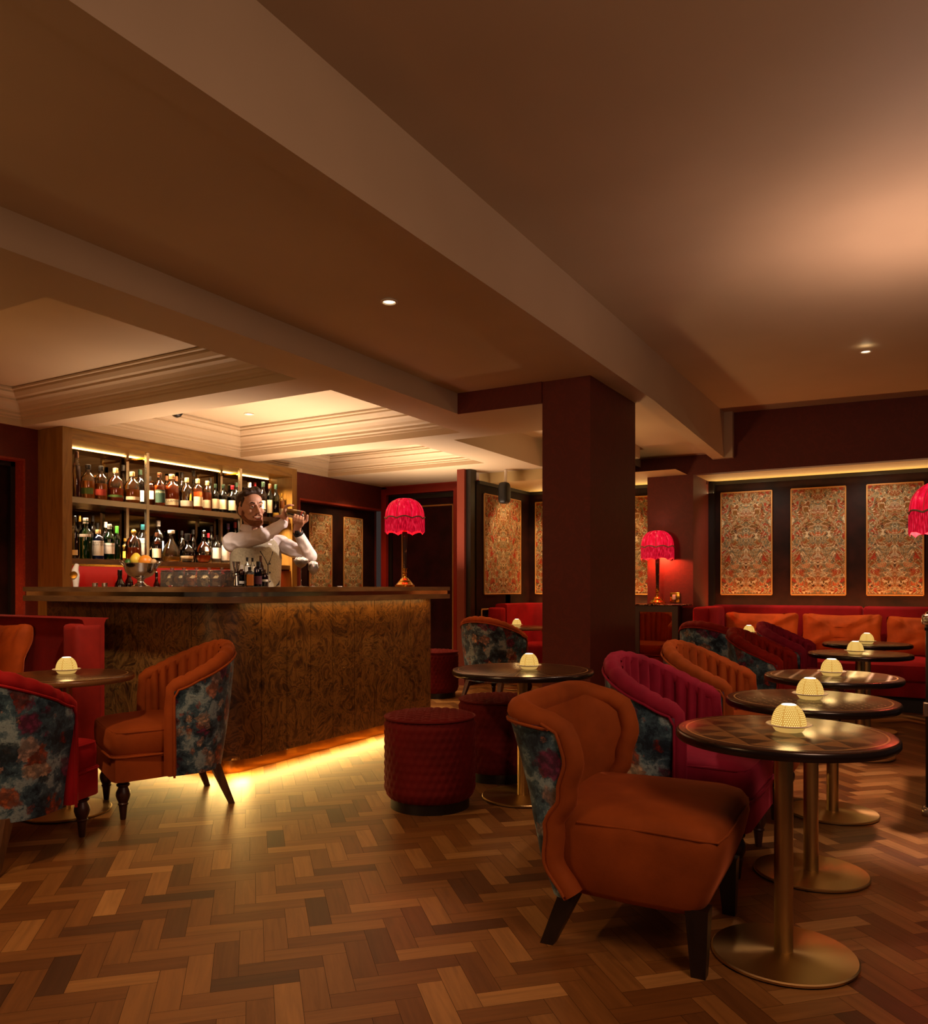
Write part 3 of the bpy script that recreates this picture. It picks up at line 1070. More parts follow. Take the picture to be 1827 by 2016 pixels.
# small black dome camera, wall speaker, ceiling sensor
t = thing('dome_camera', 'small dark dome security camera in the middle coffer', 'camera', (-5.95, 5.0, Z0 + 0.268))
bm = B(); lathe(bm, [(0.07, 0), (0.072, -0.02), (0.06, -0.03)], 20); obj('mount', bm, M['white_plastic'], t)
bm = B(); lathe(bm, [(0.055, -0.03), (0.052, -0.06), (0.035, -0.085), (0.01, -0.097)], 20); obj('dome', bm, M['black_metal'], t)
t = thing('wall_speaker', 'black oval speaker hanging before the wide tapestry panel', 'speaker', (-4.30, 8.3, 2.24))
bm = B()
superq(bm, (0, 0, 0.0), (0.06, 0.075, 0.125), 0.45, 0.6, 12, 20)
obj('cabinet', bm, M['black'], t)
bm = B(); tube(bm, [(0, 0.02, 0.1), (0, 0.04, 0.275)], 0.018, 8); obj('bracket', bm, M['white_plastic'], t)
t = thing('ceiling_sensor', 'tiny black sensor on the niche ceiling beside the speaker', 'sensor', (-4.1, 9.1, 2.40))
bm = B(); lathe(bm, [(0.05, 0), (0.05, -0.01)], 16); obj('plate', bm, M['white_plastic'], t)
bm = B(); lathe(bm, [(0.032, -0.01), (0.03, -0.06), (0.015, -0.07)], 16); obj('eye', bm, M['black'], t)


# ------------------------------------------------------------------ bar counter
def counter_outline(off, x_end, y_end, depth_x, depth_y):
    """plan of the L-shaped counter: off = how far it stands out from the panel line"""
    cx_, cy_, r = -3.85, 3.63, 0.25 + off
    pts = [(-3.60 + off, y_end)]
    for k in range(13):
        a = -k / 12 * PI / 2
        pts.append((cx_ + r * math.cos(a), cy_ + r * math.sin(a)))
    pts += [(x_end, 3.38 - off), (x_end, depth_y), (depth_x, depth_y), (depth_x, y_end)]
    return pts


bar = thing('bar_counter', 'L-shaped bar counter with burl panel front and glowing plinth', 'bar counter', (-3.6, 3.38, 0))


def local(o, root):
    o.parent = root
    o.location = -Vector(root.location)
    return o


bm = B(); prism(bm, counter_outline(0.15, -5.39, 5.68, -3.97, 3.86), 1.118, 1.149)
local(obj('upper_slab', bm, M['counter']), bar)
bm = B(); prism(bm, counter_outline(0.135, -5.375, 5.665, -3.98, 3.85), 1.089, 1.119)
local(obj('mirror_strip', bm, M['strip_mirror']), bar)
bm = B(); prism(bm, counter_outline(0.15, -5.39, 5.68, -3.97, 3.86), 1.053, 1.090)
local(obj('lower_slab', bm, M['counter']), bar)
bm = B(); prism(bm, counter_outline(-0.03, -5.33, 5.61, -3.94, 3.83), 0.10, 1.054)
local(obj('carcass', bm, M['black_trim'], ang=20), bar)
bm = B(); prism(bm, counter_outline(-0.10, -5.28, 5.56, -3.92, 3.80), 0.0, 0.10)
local(obj('plinth', bm, plain('brass_plinth', '#a98045', 0.12, 1.0)), bar)


def front_point(s):
    """s runs from the free end of the long side round the corner to the wall side"""
    l1 = 5.62 - 3.63
    la = 0.25 * PI / 2
    if s < l1:
        return Vector((-3.60, 5.62 - s)), Vector((1, 0))
    if s < l1 + la:
        a = -(s - l1) / 0.25
        return Vector((-3.85 + 0.25 * math.cos(a), 3.63 + 0.25 * math.sin(a))), Vector((math.cos(a), math.sin(a)))
    return Vector((-3.85 - (s - l1 - la), 3.38)), Vector((0, -1))


cuts = [0.0, 0.06, 0.30, 0.54, 0.78, 1.02, 1.26, 1.49, 1.72, 1.95, 1.99 + 0.25 * PI / 2 + 0.04]
e = cuts[-1]
cuts += [e + 0.244 * k for k in range(1, 7)]
for a, b in zip(cuts, cuts[1:]):
    bm = B()
    n = 10 if 1.9 < a < 2.3 else 1
    rings = []
    for k in range(n + 1):
        s = a + 0.0025 + (b - a - 0.005) * k / n
        p, nr = front_point(s)
        q = p - nr * 0.028
        rings.append([(p.x, p.y, 0.10), (p.x, p.y, 1.054), (q.x, q.y, 1.054), (q.x, q.y, 0.10)])
    loft(bm, rings, True, True)
    local(obj('front_panel', bm, M['burl'], ang=30), bar)

# ------------------------------------------------------------------ back bar: walnut frame, shelves, posts, mirror
bb = thing('back_bar', 'walnut framed back bar with mirror and two lit bottle shelves', 'bar shelving', (-6.6, 5.65, 0))


def bbox_part(name, m, *boxes, bev=0.0):
    bm = B()
    for b_ in boxes:
        box(bm, *b_, bev=bev)
    return local(obj(name, bm, m, None, bev > 0), bb)


bbox_part('side_panel', M['bar_frame'], (-6.78, -6.40, 4.18, 4.27, 0.9, Z0 - 0.003))
bbox_part('side_panel', M['bar_frame'], (-6.78, -6.40, 7.02, 7.10, 0.9, Z0 - 0.003))
bbox_part('top_panel', wood('walnut_bar_top', [(0.2, '#5f4119'), (0.5, '#8a6328'), (0.8, '#9c7433')], (9, 0.9, 9), 1.6, 0.4, 2.0),
          (-6.78, -6.40, 4.27, 7.02, 2.42, Z0 - 0.003))
bbox_part('mirror', M['mirror'], (-6.775, -6.76, 4.27, 7.02, 1.40, 2.42))
bbox_part('splashback', M['splash'], (-6.775, -6.76, 4.27, 7.02, 0.93, 1.36))
bbox_part('shelf', M['chrome'], (-6.75, -6.43, 4.275, 7.015, 1.885, 1.925))
bbox_part('shelf', M['counter'], (-6.75, -6.43, 4.275, 7.015, 1.345, 1.395))
bbox_part('shelf_trim', M['bright_brass'], (-6.43, -6.42, 4.275, 7.015, 1.330, 1.348))
bbox_part('work_top', M['counter'], (-6.75, -6.20, 4.275, 7.015, 0.90, 0.93))
bbox_part('cupboard', M['black_trim'], (-6.75, -6.25, 4.275, 7.015, 0.0, 0.90))
for y in (5.055, 6.24):
    bbox_part('post', M['chrome'], (-6.445, -6.415, y - 0.015, y + 0.015, 1.395, 2.42))
    bbox_part('post', M['chrome'], (-6.74, -6.71, y - 0.015, y + 0.015, 1.395, 2.42))
    bbox_part('cross_rail', M['bright_brass'], (-6.71, -6.445, y - 0.008, y + 0.008, 2.36, 2.376))
bbox_part('led_strip', M['led'], (-6.757, -6.748, 4.30, 7.0, 2.408, 2.4195))
# the cove behind the front lip of the upper shelf
bbox_part('shelf_lip', M['chrome'], (-6.432, -6.418, 4.275, 7.015, 1.880, 1.93))

# ------------------------------------------------------------------ banquettes
def curve_wall(bm, pts, off_in, off_out, z0, z1, r=0.03):
    """upholstered wall along a plan line"""
    rings = []
    n = len(pts)
    for i, p in enumerate(pts):
        a = Vector(pts[max(0, i - 1)]); b = Vector(pts[min(n - 1, i + 1)])
        t = (b - a).normalized()
        nr = Vector((-t.y, t.x))
        p = Vector(p)
        prof = [(off_in, z0), (off_in, z1 - r), (off_in - r * 0.3, z1 - r * 0.3), (off_in - r, z1), (off_out + r, z1), (off_out + r * 0.3, z1 - r * 0.3), (off_out, z1 - r), (off_out, z0)]
        rings.append([(p.x + nr.x * o_, p.y + nr.y * o_, z) for o_, z in prof])
    loft(bm, rings, True, True)


# long sofa of the end niche
sofa = thing('long_sofa', 'long crimson velvet sofa under the row of tapestry panels', 'sofa', (-1.0, 9.0, 0))
for x0, x1 in ((-2.16, -0.63), (-0.62, 0.9)):
    bm = B(); box(bm, x0, x1, 9.28, 9.50, 0.18, 0.945, 0.035, 3); local(obj('back', bm, M['sofa']), sofa)
bm = B(); box(bm, -2.20, -2.02, 8.55, 9.50, 0.18, 0.935, 0.06, 4); local(obj('arm', bm, M['sofa']), sofa)
bm = B(); box(bm, 0.02, 0.20, 8.20, 8.86, 0.16, 0.62, 0.06, 4); local(obj('arm', bm, M['sofa']), sofa)
for x0, x1 in ((-2.01, -1.06), (-1.05, 0.01)):
    bm = B(); superq(bm, ((x0 + x1) / 2, 8.74, 0.375), ((x1 - x0) / 2, 0.54, 0.095), 0.3, 0.16, 12, 40)
    local(obj('seat_cushion', bm, M['sofa']), sofa)
bm = B(); box(bm, -2.05, 0.05, 8.25, 9.3, 0.15, 0.29, 0.02, 2); local(obj('seat_base', bm, M['sofa']), sofa)
bm = B(); box(bm, -2.0, 0.0, 8.38, 9.3, 0.0, 0.16); local(obj('plinth', bm, M['black'], None, False), sofa)
LEG_PROF = [(0.012, 0.0), (0.014, 0.006), (0.021, 0.075), (0.024, 0.078), (0.026, 0.084), (0.022, 0.09), (0.030, 0.11), (0.035, 0.128), (0.034, 0.145),
            (0.025, 0.165), (0.022, 0.172), (0.030, 0.178), (0.032, 0.186), (0.024, 0.192), (0.033, 0.198), (0.036, 0.212), (0.036, 0.225)]
bm = B(); lathe(bm, [(r, z * 0.75) for r, z in LEG_PROF], 16, (0.09, 8.27, 0)); local(obj('leg', bm, M['leg_wood']), sofa)


def cushion(label, c, w, h, th, lean, yaw, seed, mat_):
    rnd = random.Random(seed)
    ph = [rnd.uniform(0, 6) for _ in range(6)]

    def warp(p):
        # plump middle, pinched corners, creases along the top
        u, v_ = p.x / w, p.z / h
        k = 1.0 - 0.55 * max(abs(u), abs(v_)) ** 4
        wr = 0.010 * math.sin(16 * u + ph[0] + 3 * v_) * max(0, v_ - 0.1) + 0.008 * math.sin(27 * u + ph[1])* max(0, v_) + 0.008 * math.sin(8 * u - 7 * v_ + ph[2])
        sag = -0.03 * h * math.cos(u * PI / 2) * (1 if v_ > 0 else 0) + 0.06 * h * abs(u) ** 3 * (1 if v_ > 0 else 0)
        return Vector((p.x * (1 - 0.075 * (1 - v_ * v_)), p.y * k + wr * (1 if p.y < 0 else -1), p.z * (1 - 0.085 * (1 - u * u)) + sag * abs(v_)))
    bm = B()
    superq(bm, (0, 0, 0), (w, h, th), 0.55, 0.26, 34, 96, Matrix.Rotation(PI / 2, 3, 'X'), lambda p: (lambda q: Vector((q.x, q.z, -q.y)))(warp(Vector((p.x, -p.z, p.y)))))
    o = obj('scatter_cushion', bm, mat_, None, True, 60)
    o.location = c
    o.rotation_euler = (lean, 0, yaw)
    return tag(o, label, 'cushion', 'orange scatter cushions')


cushion('orange velvet cushion on the long sofa, beside its tall crimson arm', (-1.60, 9.10, 0.665), 0.394, 0.215, 0.085, math.radians(-14), 0.03, 1, M['cushion'])
cushion('orange velvet cushion in the middle of the long sofa', (-0.812, 9.10, 0.665), 0.392, 0.215, 0.085, math.radians(-14), -0.02, 2, M['cushion'])
cushion('orange velvet cushion on the long sofa, near the trunk', (-0.052, 9.09, 0.66), 0.366, 0.205, 0.085, math.radians(-14), -0.03, 3, M['cushion'])

# sofa of the middle niche
ms = thing('corner_banquette', 'crimson banquette in the niche between the door and the column', 'banquette', (-3.6, 9.2, 0))
bm = B()
pts = [(-4.56, 8.56), (-4.56, 9.05), (-4.53, 9.22), (-4.44, 9.36), (-4.28, 9.44), (-4.1, 9.46), (-3.2, 9.46), (-2.94, 9.46)]
curve_wall(bm, pts, 0.0, -0.16, 0.15, 0.945)
local(obj('back', bm, M['sofa']), ms)
bm = B(); box(bm, -4.40, -2.94, 8.70, 9.46, 0.15, 0.46, 0.04, 3); local(obj('seat', bm, M['sofa']), ms)
bm = B(); box(bm, -4.40, -2.94, 8.80, 9.46, 0.0, 0.15); local(obj('plinth', bm, M['black'], None, False), ms)
bm = B(); box(bm, -4.60, -4.40, 8.44, 8.54, 0.15, 0.90, 0.03, 3); local(obj('arm', bm, M['sofa']), ms)
cushion('orange velvet cushion on the niche banquette, cut by the column', (-3.90, 9.18, 0.70), 0.30, 0.235, 0.09, math.radians(-12), 0.0, 5, M['cushion'])

# banquette against the counter's short side
lb = thing('side_banquette', 'dark red velvet banquette backing onto the counter, behind the small round table', 'banquette', (-5.6, 3.0, 0))
bm = B()
pts = [(-6.72, 3.20), (-6.2, 3.20), (-5.6, 3.20), (-5.0, 3.20), (-4.47, 3.20)]
curve_wall(bm, pts, -0.14, 0.0, 0.12, 0.955, 0.035)
local(obj('back', bm, M['red']), lb)
bm = B(); box(bm, -6.70, -4.60, 2.42, 3.06, 0.30, 0.46, 0.05, 4); local(obj('seat', bm, M['red']), lb)
bm = B(); box(bm, -6.70, -4.62, 2.48, 3.04, 0.10, 0.31, 0.02, 2); local(obj('seat_base', bm, M['red']), lb)
bm = B(); box(bm, -6.70, -4.68, 2.56, 3.06, 0.0, 0.10); local(obj('plinth', bm, M['black'], None, False), lb)
bm = B(); box(bm, -4.61, -4.46, 3.0, 3.19, 0.10, 0.925, 0.04, 3); local(obj('end_panel', bm, M['red']), lb)
cushion('orange velvet cushion at the frame edge on the dark red banquette', (-5.20, 2.96, 0.70), 0.27, 0.225, 0.085, math.radians(-14), 0.0, 8, M['cushion'])


# ------------------------------------------------------------------ tub chairs
def tub_plan(s, off):
    t_ = abs(s)
    sg = 1 if s >= 0 else -1
    ra, rb = 0.25 + off, 0.325 + off
    if t_ > 0.70:
        return Vector((-0.08 + 0.12 * (t_ - 0.70) / 0.30, sg * rb, 0))
    a = t_ / 0.70 * PI / 2
    return Vector((-0.08 - ra * math.cos(a), sg * rb * math.sin(a), 0))


def rim_h(s):
    return 0.655 + 0.165 * (0.5 + 0.5 * math.cos(PI * min(1, abs(s)))) ** 0.85


def make_tub(name, label, mat_, loc, rot, group):
    r = thing(name, label, 'chair', loc, rot, group)
    n = 160
    SS = [-1 + 2 * i / n for i in range(n + 1)]
    # outside of the back
    bm = B()
    rows = []
    for v_ in [0, .12, .25, .4, .55, .7, .85, 1.0]:
        row = []
        for s in SS[::2]:
            z = 0.195 + (rim_h(s) - 0.026 - 0.195) * v_
            off = 0.020 - 0.055 * (1 - v_) ** 1.6
            p = tub_plan(s, off)
            row.append(p + Vector((0.015 * (1 - v_), 0, z)))
        rows.append(row)
    loft(bm, rows, False, False)
    # underside and a thickness inwards so that it is a shell
    inner = []
    for s in SS[::2]:
        p = tub_plan(s, -0.09)
        inner.append(p + Vector((0.015, 0, 0.195)))
    loft(bm, [rows[0], inner], False, False)
    obj('outer_back', bm, M['floral'], r)
    # fluted inside
    bm = B()
    rows = []
    for v_ in [0, .2, .4, .6, .8, .92, 1.0]:
        row = []
        for s in SS:
            z = 0.36 + (rim_h(s) + 0.012 - 0.36) * v_
            fl = abs(math.sin(s * 8.0 * PI / 0.94)) ** 0.5 if abs(s) < 0.94 else 0.3
            off = -0.044 - 0.036 * fl + 0.022 * v_
            row.append(tub_plan(s, off) + Vector((0, 0, z)))
        rows.append(row)
    loft(bm, rows, False, False)
    obj('fluted_back', bm, mat_, r, True, 70)
    # rolled rim which runs down the front of both arms
    pts, rad = [], []
    down = [0.21, 0.30, 0.42, 0.54, 0.60, 0.64]
    for z in down:
        pts.append(tub_plan(-1, -0.010) + Vector((0.012 if z < 0.6 else 0.005, 0, z))); rad.append(0.030)
    for s in SS[4:-4:2]:
        fl = abs(math.sin(s * 8.0 * PI / 0.94))
        pts.append(tub_plan(s, -0.014) + Vector((0, 0, rim_h(s)))); rad.append(0.030 + 0.009 * fl ** 0.5)
    for z in down[::-1]:
        pts.append(tub_plan(1, -0.010) + Vector((0.012 if z < 0.6 else 0.005, 0, z))); rad.append(0.030)
    bm = B(); tube(bm, pts, rad, 12)
    obj('rolled_rim', bm, mat_, r, True, 70)
    # piping between rim and outside
    bm = B()
    pts = [tub_plan(-1, 0.024) + Vector((0.0, 0, z)) for z in (0.2, 0.4, 0.6)] + [tub_plan(s, 0.026) + Vector((0, 0, rim_h(s) - 0.022)) for s in SS[4:-4:4]] + \
          [tub_plan(1, 0.024) + Vector((0.0, 0, z)) for z in (0.6, 0.4, 0.2)]
    tube(bm, pts, 0.006, 6)
    obj('piping', bm, mat_, r, True, 70)
    # seat
    bm = B()
    superq(bm, (0.045, 0, 0.385), (0.275, 0.275, 0.085), 0.32, 0.18, 12, 44,
           warp=lambda p: Vector((p.x, p.y * (1.03 - 0.30 * smooth01((0.02 - p.x) / 0.25)), p.z * (1.0 if p.z < 0 else 1.0 - 0.25 * (p.x / 0.28) ** 2))))
    obj('seat_cushion', bm, mat_, r, True, 60)
    bm = B()
    ring = [(0.318 if abs(y) < .29 else .3, y) for y in (-.285, .285)]
    for z in (0.432, 0.315):
        path = [(-0.1, -0.281, z), (0.27, -0.287, z), (0.305, -0.272, z), (0.318, -0.24, z), (0.322, 0, z), (0.318, 0.24, z), (0.305, 0.272, z), (0.27, 0.287, z), (-0.1, 0.281, z)]
        if z > 0.4:
            path = [(x if x < 0.2 else x - 0.015, y * 0.97, z_ + 0.002) for x, y, z_ in path]
        tube(bm, path, 0.006, 6)
    obj('seat_piping', bm, mat_, r, True, 70)
    bm = B()
    plan = [tub_plan(s, -0.055) for s in SS[::4]]
    plan = [(p.x + 0.015, p.y) for p in plan if abs(p.y) < 10] 
    plan = [(0.27, -0.287), (0.30, -0.275), (0.312, -0.24), (0.312, 0.24), (0.30, 0.275), (0.27, 0.287)] + plan[::-1]
    loft(bm, [[(x, y, z) for x, y in plan] for z in (0.195, 0.325)])
    obj('seat_base', bm, mat_, r)
    for sy in (-1, 1):
        bm = B(); lathe(bm, [(a, b * 0.94) for a, b in LEG_PROF], 18, (0.255, sy * 0.225, 0))
        obj('leg', bm, M['leg_wood'], r)
    for sy in (-1, 1):
        bm = B()
        top, bot = Vector((-0.20, sy * 0.20, 0.215)), Vector((-0.285, sy * 0.225, 0.0))
        loft(bm, [[bot + Vector((a * 0.014, b * 0.014, 0)) for a, b in ((-1, -1), (1, -1), (1, 1), (-1, 1))],
                  [top + Vector((a * 0.026, b * 0.026, 0)) for a, b in ((-1, -1), (1, -1), (1, 1), (-1, 1))]])
        obj('leg', bm, M['back_leg'], r, False)
    return r


def recolour(root, mats):
    for ch in root.children:
        if ch.data.materials and ch.data.materials[0] in mats:
            ch.data = ch.data.copy()
            ch.data.materials[0] = mats[ch.data.materials[0]]
    return root


G = 'fluted tub chairs with floral backs'
chF = make_tub('tub_chair', 'orange tub chair beside the counter, facing the small round table', M['orange'], (-3.545, 2.905, 0), math.atan2(-0.90, -0.44), G)
to_pink = {M['orange']: M['pink']}
to_red = {M['orange']: M['red']}
chG = recolour(dup(chF, 'crimson tub chair cut by the picture edge, near the small round table', (-3.50, 1.985, 0), math.atan2(0.94, -0.35)), {M['orange']: M['sofa']})
chB = recolour(dup(chF, 'raspberry tub chair behind the orange wing chair, at the second table', (-0.92, 3.50, 0), 0.0), to_pink)
chC = dup(chF, 'orange tub chair at the third table, between raspberry and dark red chairs', (-0.93, 4.42, 0), 0.0)
chD = recolour(dup(chF, 'dark red tub chair at the fourth table, in front of the floral back', (-0.93, 6.0, 0), 0.0), to_red)
chD2 = recolour(dup(chF, 'raspberry tub chair at the fifth table, its rim showing past the dark red chair', (-0.93, 7.12, 0), 0.0), to_pink)
chE = recolour(dup(chF, 'tub chair seen from behind, floral back with thin red rim, beside the console', (-1.60, 7.27, 0), math.radians(62)), to_red)
chH = dup(chF, 'tub chair seen from behind the round ray-inlaid table, floral back, orange rim', (-3.86, 7.28, 0), math.radians(82))
chI = dup(chF, 'floral backed tub chair mostly hidden by the red column', (-3.10, 7.62, 0), math.radians(95))


# ------------------------------------------------------------------ the wing chair
def make_wing(loc, rot):
    r = thing('wing_chair', 'rust orange wing chair with floral outside at the front table', 'chair', loc, rot)
    n = 60
    SS = [-1 + 2 * i / n for i in range(n + 1)]

    def fwd(z):     # how far the wing reaches in front of the back, by height
        K = [(0.17, 0.015), (0.28, -0.029), (0.395, -0.001), (0.50, 0.072), (0.62, 0.123), (0.69, 0.120), (0.75, 0.035), (0.79, -0.05)]
        for (z0, a), (z1, b_) in zip(K, K[1:]):
            if z <= z1:
                return a + (b_ - a) * smooth01((z - z0) / (z1 - z0))
        return -0.05

    def pt(s, z, off):
        xb = -0.23 - 0.24 * (z - 0.20)
        a = s * PI / 2
        half = 0.295 + 0.02 * smooth01((z - 0.4) / 0.3) + off
        y = half * math.copysign(abs(math.sin(a)) ** 0.6, s)
        cv = (1 - math.cos(a))
        x = xb - off * (1 - abs(s) ** 3) + (fwd(z) + 0.06) * cv ** 1.7
        return Vector((x, y, z))

    ZT = lambda s: 0.748 - 0.022 * abs(s) ** 4
    zs = [0.17 + (0.60) * k / 16 for k in range(17)]
    bm = B()
    rows = [[pt(s, 0.17 + (ZT(s) - 0.012 - 0.17) * (z - 0.17) / 0.6, 0.034 - 0.022 * (1 - (z - 0.17) / 0.6)) for s in SS] for z in zs]
    inn = [pt(s, 0.17, -0.06) for s in SS]
    loft(bm, [inn] + rows, False, False)
    obj('outer_back', bm, M['floral'], r)
    bm = B()
    rows = [[pt(s, 0.30 + (ZT(s) + 0.01 - 0.30) * k / 14, -0.042 + 0.040 * abs(s) ** 10) for s in SS] for k in range(15)]
    loft(bm, rows, False, False)
    obj('inner_back', bm, M['orange_plain'], r)
    # thick roll along wings and top
    pts, rad = [], []
    zw = [0.185 + (0.722 - 0.185) * k / 22 for k in range(23)]
    for z in zw:
        pts.append(pt(-1, z, 0.002) + Vector((0.014, 0, 0))); rad.append(0.034)
    for s in SS[2:-2]:
        pts.append(pt(s, ZT(s), -0.010 + 0.012 * abs(s) ** 6)); rad.append(0.043 - 0.009 * abs(s) ** 8)
    for z in zw[::-1]:
        pts.append(pt(1, z, 0.002) + Vector((0.014, 0, 0))); rad.append(0.034)
    bm = B(); tube(bm, pts, rad, 14)
    obj('rolled_edge', bm, M['orange_plain'], r, True, 70)
    # flat band between roll and outside, edged with piping
    bm = B()
    pp = [pt(-1, z, 0.034) + Vector((-0.006, 0, 0)) for z in zw] + [pt(s, ZT(s) - 0.026, 0.036) for s in SS[1:-1]] + [pt(1, z, 0.034) + Vector((-0.006, 0, 0)) for z in zw[::-1]]
    tube(bm, pp, 0.006, 6)
    obj('piping', bm, M['orange_plain'], r, True, 70)
    # seat block with a crowned top and a front that slopes back
    bm = B()
    rings = []
    sec = [(0.180, 0.235, 0.275), (0.20, 0.258, 0.288), (0.30, 0.295, 0.30), (0.375, 0.312, 0.305), (0.415, 0.308, 0.303), (0.440, 0.290, 0.290), (0.455, 0.25, 0.26), (0.464, 0.15, 0.16), (0.466, 0.06, 0.03)]
    for z, xf, hy in sec:
        ring = []
        for k in range(48):
            a = 2 * PI * k / 48
            c_, s_ = math.cos(a), math.sin(a)
            e_ = 0.2
            x = 0.04 + (xf - 0.04) * math.copysign(abs(c_) ** e_, c_) if c_ > 0 else 0.04 + 0.27 * min(1, hy / 0.26) * math.copysign(abs(c_) ** e_, c_)
            y = hy * math.copysign(abs(s_) ** e_, s_) * (1.0 - 0.06 * smooth01((0.0 - x) / 0.15))
            ring.append((x, y, z))
        rings.append(ring)
    loft(bm, rings, True, True)
    obj('seat', bm, M['orange_plain'], r, True, 60)
    bm = B()
    tube(bm, [(-0.13, -0.288, 0.412), (0.1, -0.304, 0.418), (0.25, -0.303, 0.412), (0.298, -0.285, 0.408), (0.311, -0.2, 0.41), (0.314, 0, 0.414), (0.311, 0.2, 0.41), (0.298, 0.285, 0.408), (0.1, 0.304, 0.418)], 0.0035, 6)
    obj('seat_seam', bm, M['orange_plain'], r)
    for sy in (-1, 1):
        bm = B()
        top, bot = Vector((0.235, sy * 0.248, 0.20)), Vector((0.240, sy * 0.258, 0.0))
        loft(bm, [[bot + Vector((a * 0.021, b_ * 0.021, 0)) for a, b_ in ((-1, -1), (1, -1), (1, 1), (-1, 1))],
                  [top + Vector((a * 0.034, b_ * 0.034, 0)) for a, b_ in ((-1, -1), (1, -1), (1, 1), (-1, 1))]])
        obj('leg', bm, M['dark_leg'], r, False)
        bm = B()
        top, bot = Vector((-0.155, sy * 0.235, 0.20)), Vector((-0.240, sy * 0.252, 0.0))
        loft(bm, [[bot + Vector((a * 0.022, b_ * 0.02, 0)) for a, b_ in ((-1, -1), (1, -1), (1, 1), (-1, 1))],
                  [top + Vector((a * 0.034, b_ * 0.032, 0)) for a, b_ in ((-1, -1), (1, -1), (1, 1), (-1, 1))]])
        obj('leg', bm, M['dark_leg'], r, False)
    return r


make_wing((-0.845, 2.645, 0), math.radians(2.5))


# ------------------------------------------------------------------ tables, candle domes
def make_table(label, kind, x, y, R=0.325, base_r=0.216, z=0.70, rot=0.0):
    r = thing('pedestal_table', label, 'table', (x, y, 0), rot, 'round pedestal tables')
    bm = B()
    lathe(bm, [(R - 0.03, -0.034), (R - 0.006, -0.030), (R, -0.022), (R, -0.008), (R - 0.004, -0.002), (R - 0.010, 0.0), (0.001, 0.0)], 72, (0, 0, 0), caps=True)
    o = obj('table_top', bm, M['top_' + kind], r, True, 40)
    o.location = (0, 0, z)
    bm = B(); lathe(bm, [(0.028, 0.014), (0.028, z - 0.034)], 28)
    obj('column', bm, M['brass'], r)
    bm = B(); lathe(bm, [(base_r - 0.004, 0.004), (base_r, 0.006), (base_r, 0.012), (base_r - 0.004, 0.0155), (0.030, 0.019), (0.001, 0.019)], 64)
    obj('base_plate', bm, M['base'], r, True, 40)
    bm = B(); lathe(bm, [(base_r - 0.008, 0.0), (base_r - 0.008, 0.005)], 48)
    obj('base_pad', bm, M['black'], r)
    return r


# turned brass plate: brushed in rings
t = NT('ring_brushed_brass')
tg = t.n('Tangent', direction_type='RADIAL', axis='Z')
t.l(tg.outputs[0], t.b.inputs['Tangent'])
t.set(Base_Color=lin('#c9a970'), Metallic=1.0, Roughness=0.36, Anisotropic=0.75)
M['base'] = t.m


def make_dome(label, x, y, z):
    r = thing('candle_dome', label, 'candle holder', (x, y, z), random.uniform(0, 1.0), 'lit porcelain candle domes')
    bm = B()
    lathe(bm, [(0.030, 0.0), (0.040, 0.003), (0.048, 0.014), (0.050, 0.018)], 28)
    obj('foot', bm, M['dome_foot'], r)
    bm = B()
    lathe(bm, [(0.049, 0.0175), (0.060, 0.020), (0.068, 0.0235), (0.066, 0.0258), (0.052, 0.022), (0.001, 0.021)], 36)
    obj('dish', bm, M['porcelain'], r)
    bm = B()
    uvl = bm.loops.layers.uv.new('UVMap')
    nu, nv = 40, 12
    R_, h0, hh = 0.0515, 0.022, 0.064
    grid = []
    for j in range(nv + 1):
        v_ = j / nv
        a = v_ * math.radians(72)
        rr = R_ * math.cos(a) ** 0.9
        z_ = h0 + hh * math.sin(a) / math.sin(math.radians(72))
        grid.append([bm.verts.new((rr * math.cos(2 * PI * i / nu), rr * math.sin(2 * PI * i / nu), z_)) for i in range(nu)])
    for j in range(nv):
        for i in range(nu):
            k = (i + 1) % nu
            f = bm.faces.new((grid[j][i], grid[j][k], grid[j + 1][k], grid[j + 1][i]))
            for lp, (a, b_) in zip(f.loops, ((i, j), (i + 1, j), (i + 1, j + 1), (i, j + 1))):
                lp[uvl].uv = (a / nu, b_ / nv)
    f = bm.faces.new(grid[-1])
    for lp in f.loops:
        lp[uvl].uv = (0.5, 0.97)
    obj('dome', bm, M['dome'], r, True, 60, False)
    return r


def dome_light(x, y, z, e=0.6):
    light('candle_glow', 'POINT', (x, y, z + 0.17), e, (1.0, 0.62, 0.22), 0.035)


first = None
TABLES = [('front pedestal table inlaid with cube marquetry, before the wing chair', 'cubes', -0.40, 2.66, 0),
          ('second pedestal table from the front, inlaid with small dashes', 'dashes', -0.42, 3.475, 0.5),
          ('third pedestal table from the front, inlaid with pale lozenges', 'diamonds', -0.437, 4.45, 0.0),
          ('fourth pedestal table in the row, dark top with faint lozenges', 'cubes', -0.425, 6.05, 0.4),
          ('pedestal table at the far end of the row by the long sofa', 'dashes', -0.45, 7.12, 0.2),
          ('pedestal table before the long sofa, behind the floral chair back', 'dashes', -1.50, 7.92, 0.9),
          ('pedestal table behind the floral chair near the door', 'plain', -4.02, 8.13, 0.9)]
for lab, kd, x, y, rt in TABLES:
    make_table(lab, kd, x, y, rot=rt)
make_table('large pedestal table inlaid with rays, before the column and maroon poufs', 'rays', -1.93, 3.94, 0.385, 0.222)
make_table('light oak topped pedestal table between the orange and crimson tub chairs', 'plain', -3.82, 2.515)

